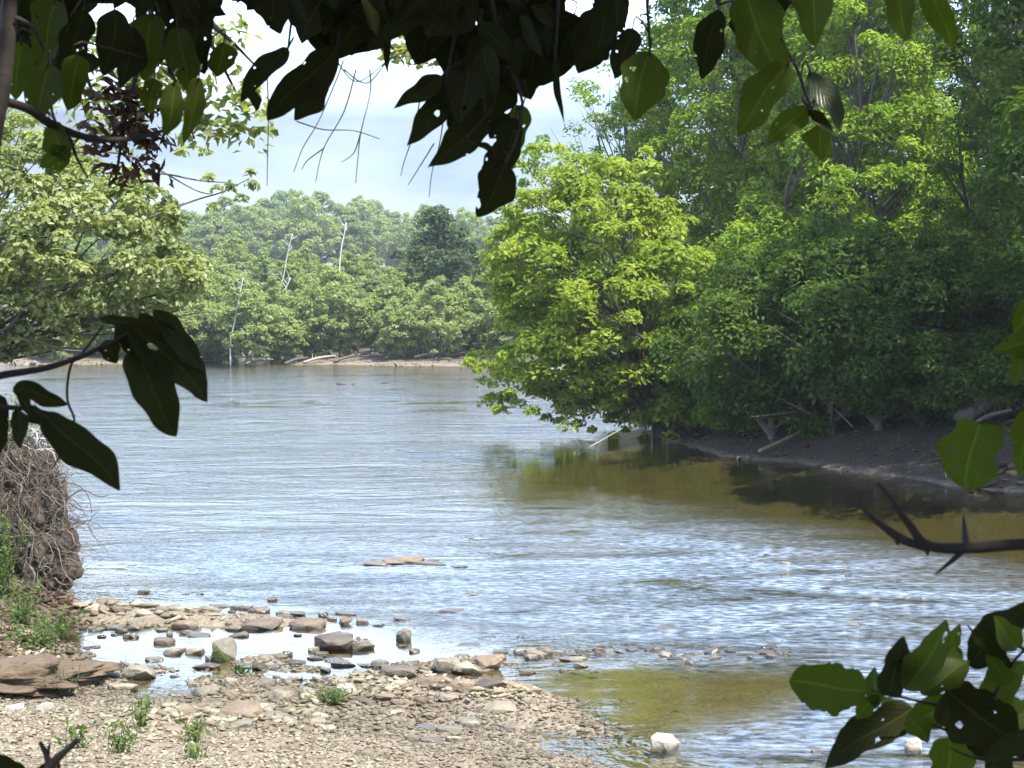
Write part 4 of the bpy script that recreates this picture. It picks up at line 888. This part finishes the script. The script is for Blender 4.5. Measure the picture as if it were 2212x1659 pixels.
mb.tube([P(-4, 215, 2.1), P(60, 235, 2.15), P(110, 268, 2.2), P(180, 295, 2.22), P(255, 302, 2.25), P(330, 290, 2.3), P(365, 275, 2.32)], [.007, .006, .006, .005, .004, .003, .0015], 6, 4)
mb.tube([P(110, 268, 2.2), P(150, 300, 2.2), P(165, 340, 2.22), P(190, 385, 2.25)], [.004, .003, .002, .001], 5, 3)
mb.tube([P(35, 40, 2.1), P(70, 60, 2.15), P(95, 110, 2.2)], [.004, .003, .002], 5, 3)
mb.build('limb', M['barkdark'], ot, tb)
# bare dangling twigs against the sky, and a dry brown spray at the left
mb = MB()
for q in ([(575,150),(580,250),(578,330),(577,402)],[(742,130),(728,170),(690,262),(655,320),(636,372)],[(800,150),(798,200),(782,285),(775,340),(768,395)],[(770,150),(745,240),(700,320),(682,392)],[(905,220),(890,290),(872,345),(866,380)],[(962,230),(950,310),(935,370),(924,425)],[(940,310),(905,365),(880,400)],[(640,262),(700,280),(760,282),(820,300)],[(700,320),(668,345),(650,365)],[(782,285),(765,330),(735,350)],[(740,150),(790,180),(840,130),(900,120)],[(690,60),(740,150),(772,176),(800,160),(850,120)]):
    mb.tube([P(u + R.uniform(-3, 3), v, 4.2) for u, v in q], np.linspace(.0021, .0010, len(q)), 5, 5)
mb.build('dangling_twigs', M['vine'], ot, tb)
C = np.array([P(u, v, 5.) for u, v in zip(rng.uniform(190, 360, 46), rng.uniform(180, 400, 46))]); V, F_, t_ = clump_leaves(C, .05, 7, .05, rng, .45)
link('dry_leaves', raw_mesh('dry_leaves', V - tb, F_, M['brown'], t_), ot)
C = np.array([P(u, v, 6.) for u, v in zip(rng.uniform(150, 560, 90), rng.uniform(70, 330, 90))]); V, F_, t_ = clump_leaves(C, .08, 9, .05, rng, .5)
C2 = np.array([P(u, v, 7.) for u, v in zip(rng.uniform(840, 960, 16), rng.uniform(95, 140, 16))]); V2, F2, t2 = clump_leaves(C2, .06, 9, .05, rng, .5)
link('sprays', raw_mesh('sprays', np.concatenate([V, V2]) - tb, np.concatenate([F_, F2 + len(V)]), M['pale'], np.concatenate([t_, t2])), ot)
for q in ([(640,-220,3.2),(800,20,5.5),(850,105,7.),(960,125,7.)],[(200,-260,3.),(170,60,5.),(200,200,6.),(260,300,6.)],[(260,-260,3.),(330,40,5.),(380,180,6.),(420,300,6.)],[(300,-260,3.),(420,20,5.),(480,140,6.),(540,260,6.)],[(330,40,5.),(300,140,5.),(270,260,5.),(250,390,5.)],[(420,20,5.),(500,90,6.),(560,150,6.)]):
    mb = MB(); mb.tube([P(*p_) for p_ in q], np.linspace(.012, .003, len(q)), 5, 4); mb.build('spray_twig', M['barkdark'], ot, tb)
# the rest of its crown, above the picture, shading the leaves
rng = np.random.default_rng(14); C = []
while len(C) < 900:
    q = rng.uniform(-1, 1, 3)
    if q @ q < 1: C.append(np.array([2.4, .4, 5.9]) + q * (6.2, 5., 1.35))
C = np.array(C + [np.array([rng.uniform(-6, 7), rng.uniform(-4.5, -2), rng.uniform(2, 6)]) for _ in range(220)]); V, F_, t_ = clump_leaves(C, .55, 55, .16, rng, .6)  # low unseen tufts behind the viewer added to block light from there
link('crown', raw_mesh('crown', V - tb, F_, M['canopy'], t_), ot)
mb = MB(); limbs(mb, tb + [.2, .3, 2.4], (1.6, 1.6, 6.2), C, .09, rng, 26); mb.build('upper_limbs', M['bark'], ot, tb)

# --- left sapling
sb = np.array([-1.75, 1.5, H(-1.75, 1.5) - .05])
sp = empty('leafy_sapling', sb, 'sapling reaching in from the left with large drooping dark leaves over the river', 'sapling')
mb = MB(); mb.tube([sb, sb + [.1, .05, .6], P(-420, 950, 1.72), P(-130, 850, 1.75), P(0, 812, 1.78), P(90, 797, 1.8), P(170, 772, 1.8), P(228, 745, 1.8), P(280, 718, 1.8)], [.012, .011, .009, .006, .0042, .0036, .003, .0026, .0015], 7, 5)
mb.tube([P(-130, 850, 1.75), P(-40, 870, 1.72), P(20, 880, 1.72), P(70, 885, 1.72), P(110, 905, 1.72)], [.004, .0035, .003, .0022, .001], 6, 4)
mb.tube([P(222, 705, 1.8), P(180, 760, 1.81), P(153, 790, 1.82), P(145, 860, 1.83), P(160, 905, 1.83), P(150, 950, 1.83), P(118, 1004, 1.83)], [.0016, .0016, .0016, .0015, .0014, .0013, .0009], 5, 5)
sbr = mb.build('stem', M['barkdark'], sp, sb)
for (u0, v0, u1, v1, w, k) in [(228,735,252,786,46,{}),(300,692,210,687,26,{}),(275,700,458,858,96,dict(tilt=.35, holes=[(.22,.2,.04),(.3,-.1,.05)], teeth=.12, curl=.2)),(292,748,386,942,94,dict(tilt=.1, shape=.45, tip=.8)),(330,668,456,790,52,dict(tilt=.5)),(250,705,320,765,44,{}),(300,680,400,755,46,{}),(258,705,292,775,40,{}),
    (28,838,142,878,44,{}),(92,895,257,1060,84,dict(tilt=.1, shape=.5, tip=1.)),(10,882,4,990,28,{}),(38,885,43,968,38,{}),(-40,850,20,905,50,{}),(60,880,130,930,36,{}),(-30,890,-10,1010,40,{}),(40,845,75,900,26,{})]:
    hang(sbr, sb, u0, v0, u1, v1, w, 1.8 if v0 < 800 and u0 > 200 else 1.72, 'leaf', **k)
# --- right: sprig at the edge, thorny branch, low shrub
rb = np.array([1.15, 1.75, H(1.15, 1.75) - .05])
rs = empty('vine', rb, 'thin vine at the right edge bearing one large rounded green leaf', 'vine')
mb = MB(); mb.tube([rb, rb + [.03, 0, .7], P(2330, 1020, 2.0), P(2260, 860, 2.0), P(2235, 740, 2.0), P(2250, 600, 2.0)], [.006, .005, .004, .003, .0025, .001], 6, 5)
mb.tube([P(2260, 860, 2.), P(2190, 890, 2.), P(2115, 915, 2.)], [.002, .0018, .001], 5, 3)
vs_ = mb.build('stem', M['barkdark'], rs, rb)
for (u0, v0, u1, v1, w, k) in [(2118,912,2088,1058,128,dict(shape=.35, tip=.5, tilt=.05)),(2225,870,2204,1035,58,dict(tilt=.1)),(2250,735,2150,756,64,{}),(2215,760,2194,835,40,{}),(2225,640,2190,742,40,{})]:
    hang(vs_, rb, u0, v0, u1, v1, w, 2.0, 'leafg', **k)
db = np.array([1.35, 1.45, H(1.35, 1.45) - .05])
dk = empty('thorny_branch', db, 'bare dark thorny branch reaching in from the right over the brown water', 'branch')
mb = MB(); mb.tube([db, db + [-.02, 0, .7], P(2700, 1210, 1.5), P(2400, 1180, 1.45), P(2212, 1176, 1.45), P(2090, 1184, 1.45), P(2005, 1178, 1.45), P(1962, 1130, 1.45), P(1930, 1085, 1.45), P(1895, 1042, 1.45)], [.012, .011, .009, .0068, .0052, .005, .0042, .0036, .003, .0012], 8, 4)
mb.tube([P(2008, 1185, 1.45), P(1965, 1172, 1.45), P(1940, 1160, 1.45), P(1905, 1135, 1.45), P(1862, 1098, 1.45)], [.0036, .0038, .0042, .003, .0008], 7, 4)
mb.build('stem', M['barkdark'], dk, db)
for q, r in (([(2088,1180),(2084,1150),(2081,1112)], .0036), ([(2090,1180),(2060,1208),(2020,1241)], .0034), ([(2000,1180),(2003,1192),(2004,1200)], .003), ([(1942,1160),(1938,1170),(1940,1178)], .003)):
    mb = MB(); mb.tube([P(u, v, 1.45) for u, v in q], [r, r*.75, r*.15], 6, 3); mb.build('thorn', M['barkdark'], dk, db)
lb = np.array([.78, 1.62, H(.78, 1.62) - .05])
ls_ = empty('low_shrub', lb, 'low shrub with broad toothed dark green leaves filling the bottom right corner', 'shrub')
mb = MB(); mb.tube([lb, lb + [0, 0, .5], P(2330, 1750, 1.65), P(2230, 1640, 1.65), P(2130, 1540, 1.65), P(2060, 1450, 1.65), P(2010, 1390, 1.65)], [.006, .006, .005, .004, .003, .002, .001], 6, 4)
for q in ([(2130,1540),(2010,1520),(1880,1490)],[(2230,1640),(2100,1600),(1980,1550)],[(2130,1540),(2180,1440),(2240,1380)],[(2230,1640),(2120,1640),(2050,1615)],[(2180,1440),(2120,1385),(2090,1350)],[(2240,1420),(2180,1385),(2120,1370)]):
    mb.tube([P(u, v, 1.65) for u, v in q], [.0024, .0018, .0009], 5, 4)
lst = mb.build('stem', M['barkdark'], ls_, lb)
for (u0, v0, u1, v1, w, k) in [(1872,1492,1708,1474,128,dict(shape=.45, tip=.55, teeth=.2, tilt=.1)),(1955,1490,2042,1338,88,dict(teeth=.1, holes=[(.8,-.4,.07)])),(1920,1505,1958,1378,80,dict(teeth=.1)),(1895,1530,1880,1440,50,{}),(2095,1440,2240,1296,96,dict(teeth=.1)),(2105,1358,2190,1456,54,{}),(1972,1528,1782,1660,104,dict(shape=.5, teeth=.12)),(2045,1490,2200,1606,150,dict(shape=.4, tip=.6, teeth=.08)),
    (2052,1592,2044,1690,112,dict(shape=.35, tip=.5)),(2230,1580,2128,1646,60,{}),(2060,1500,1958,1572,80,{}),(2120,1520,2225,1430,90,{}),(2160,1560,2260,1520,90,{}),(1990,1500,2090,1410,80,{}),(2090,1470,2060,1560,70,{}),(2200,1400,2150,1330,60,{}),(1950,1560,1905,1500,50,{}),(2130,1640,2190,1700,80,{}),(2000,1460,1930,1430,44,{}),(2030,1420,2075,1350,46,{}),(2075,1400,2020,1470,50,{}),(1900,1500,1850,1560,46,{}),(1960,1545,2010,1610,54,{}),(2180,1480,2130,1420,54,{}),(2100,1590,2150,1650,60,{})]:
    lo_ = hang(lst, lb, u0, v0, u1, v1, w * .88, 1.65 + R.uniform(-.06, .06), 'leafg' if R.random() < .6 else 'leaf', **k)
nb = P(90, 1720, 1.9); nb[2] = H(nb[0], nb[1]) - .05; nb[0] -= .3
tg = empty('dead_sapling', nb, 'dark forked twig poking up at the bottom left corner', 'twig')
mb = MB(); mb.tube([nb, P(20, 1900, 1.8), P(95, 1690, 1.8), P(118, 1645, 1.8), P(150, 1615, 1.8), P(168, 1597, 1.8)], [.008, .006, .0065, .005, .003, .0032], 7, 4)
mb.tube([P(108, 1660, 1.8), P(100, 1630, 1.8), P(86, 1602, 1.8)], [.005, .0035, .002], 6, 3); mb.tube([P(102, 1632, 1.8), P(108, 1605, 1.8)], [.003, .001], 6)
tst = mb.build('stem', M['barkdark'], tg, nb)
hang(tst, nb, -40, 1640, 60, 1700, 90, 1.8, 'leaf'); hang(tst, nb, 100, 1720, 115, 1635, 60, 1.8, 'leaf')

# ------------------------------------------------------------------ light
EL, AZ = math.radians(60), math.radians(140)            # sun to the right and a little ahead
sun = bpy.data.lights.new('sun', 'SUN'); sun.energy = 5.; sun.angle = math.radians(.53); sun.color = (1, .95, .86)
so = bpy.data.objects.new('sun', sun); COL.objects.link(so)
sd_ = Vector((math.cos(EL)*math.sin(AZ), math.cos(EL)*math.cos(AZ), math.sin(EL))); so.rotation_euler = sd_.to_track_quat('Z', 'Y').to_euler()
w = bpy.data.worlds.new('World'); SC.world = w; w.use_nodes = True; nt = w.node_tree; nt.nodes.clear()
out = N(nt, 'ShaderNodeOutputWorld'); bg = N(nt, 'ShaderNodeBackground', Strength=.15); nt.links.new(bg.outputs[0], out.inputs[0])
sky = N(nt, 'ShaderNodeTexSky'); sky.sky_type = 'NISHITA'; sky.sun_disc = False; sky.sun_elevation = EL; sky.sun_rotation = AZ; sky.air_density = 1.; sky.dust_density = .6
tc = N(nt, 'ShaderNodeTexCoord'); mp = N(nt, 'ShaderNodeMapping'); mp.inputs['Scale'].default_value = (1, 1, 2.4); mp.inputs['Location'].default_value = (.3, .1, .2); nt.links.new(tc.outputs['Generated'], mp.inputs[0])
cn = noise(nt, mp.outputs[0], 3.2, 7, .58); cf = ramp(nt, cn, .40, .66)
sx = N(nt, 'ShaderNodeSeparateXYZ'); nt.links.new(tc.outputs['Generated'], sx.inputs[0])
fade = ramp(nt, sx.outputs[2], .6, .12)
fac = math_(nt, 'MULTIPLY', math_(nt, 'MULTIPLY_ADD', cf, .4, .58), math_(nt, 'MULTIPLY_ADD', fade, .75, .25))
cn2 = noise(nt, mp.outputs[0], 8, 5, .6)
cl = mixc(nt, ramp(nt, cn2, .3, .7), (.85, 1.35, 2.15), (2.6, 2.8, 3.15))
hi = mixc(nt, ramp(nt, cn2, .3, .7), (5.4, 9.2, 17.), (15., 17.5, 21.))
cl = mixc(nt, ramp(nt, sx.outputs[2], .11, .16), cl, hi)
nt.links.new(mixc(nt, fac, sky.outputs[0], cl), bg.inputs[0])

# air: one even box of haze round everything
bm = bmesh.new(); bmesh.ops.create_cube(bm, size=1); me = bpy.data.meshes.new('haze'); bm.to_mesh(me); bm.free()
hz = link('haze', me, None, (0, 182, 14.)); hz.scale = (860, 500, 34); tag(hz, 'thin pale summer haze over the river', None, None, 'stuff')
m, nt, out = newmat('haze'); pv = N(nt, 'ShaderNodeVolumePrincipled', Density=.0005, Anisotropy=.3); pv.inputs['Color'].default_value = (.93, .96, 1, 1)
nt.links.new(pv.outputs[0], out.inputs['Volume']); me.materials.append(m)

SC.render.engine = 'CYCLES'; cy = SC.cycles
cy.max_bounces = 8; cy.diffuse_bounces = 3; cy.glossy_bounces = 3; cy.transmission_bounces = 4; cy.transparent_max_bounces = 12; cy.volume_bounces = 0
cy.sample_clamp_indirect = 4; cy.use_denoising = True; cy.caustics_reflective = False; cy.caustics_refractive = False
SC.view_settings.view_transform = 'Standard'; SC.view_settings.look = 'None'; SC.view_settings.exposure = .95; SC.view_settings.gamma = 1.
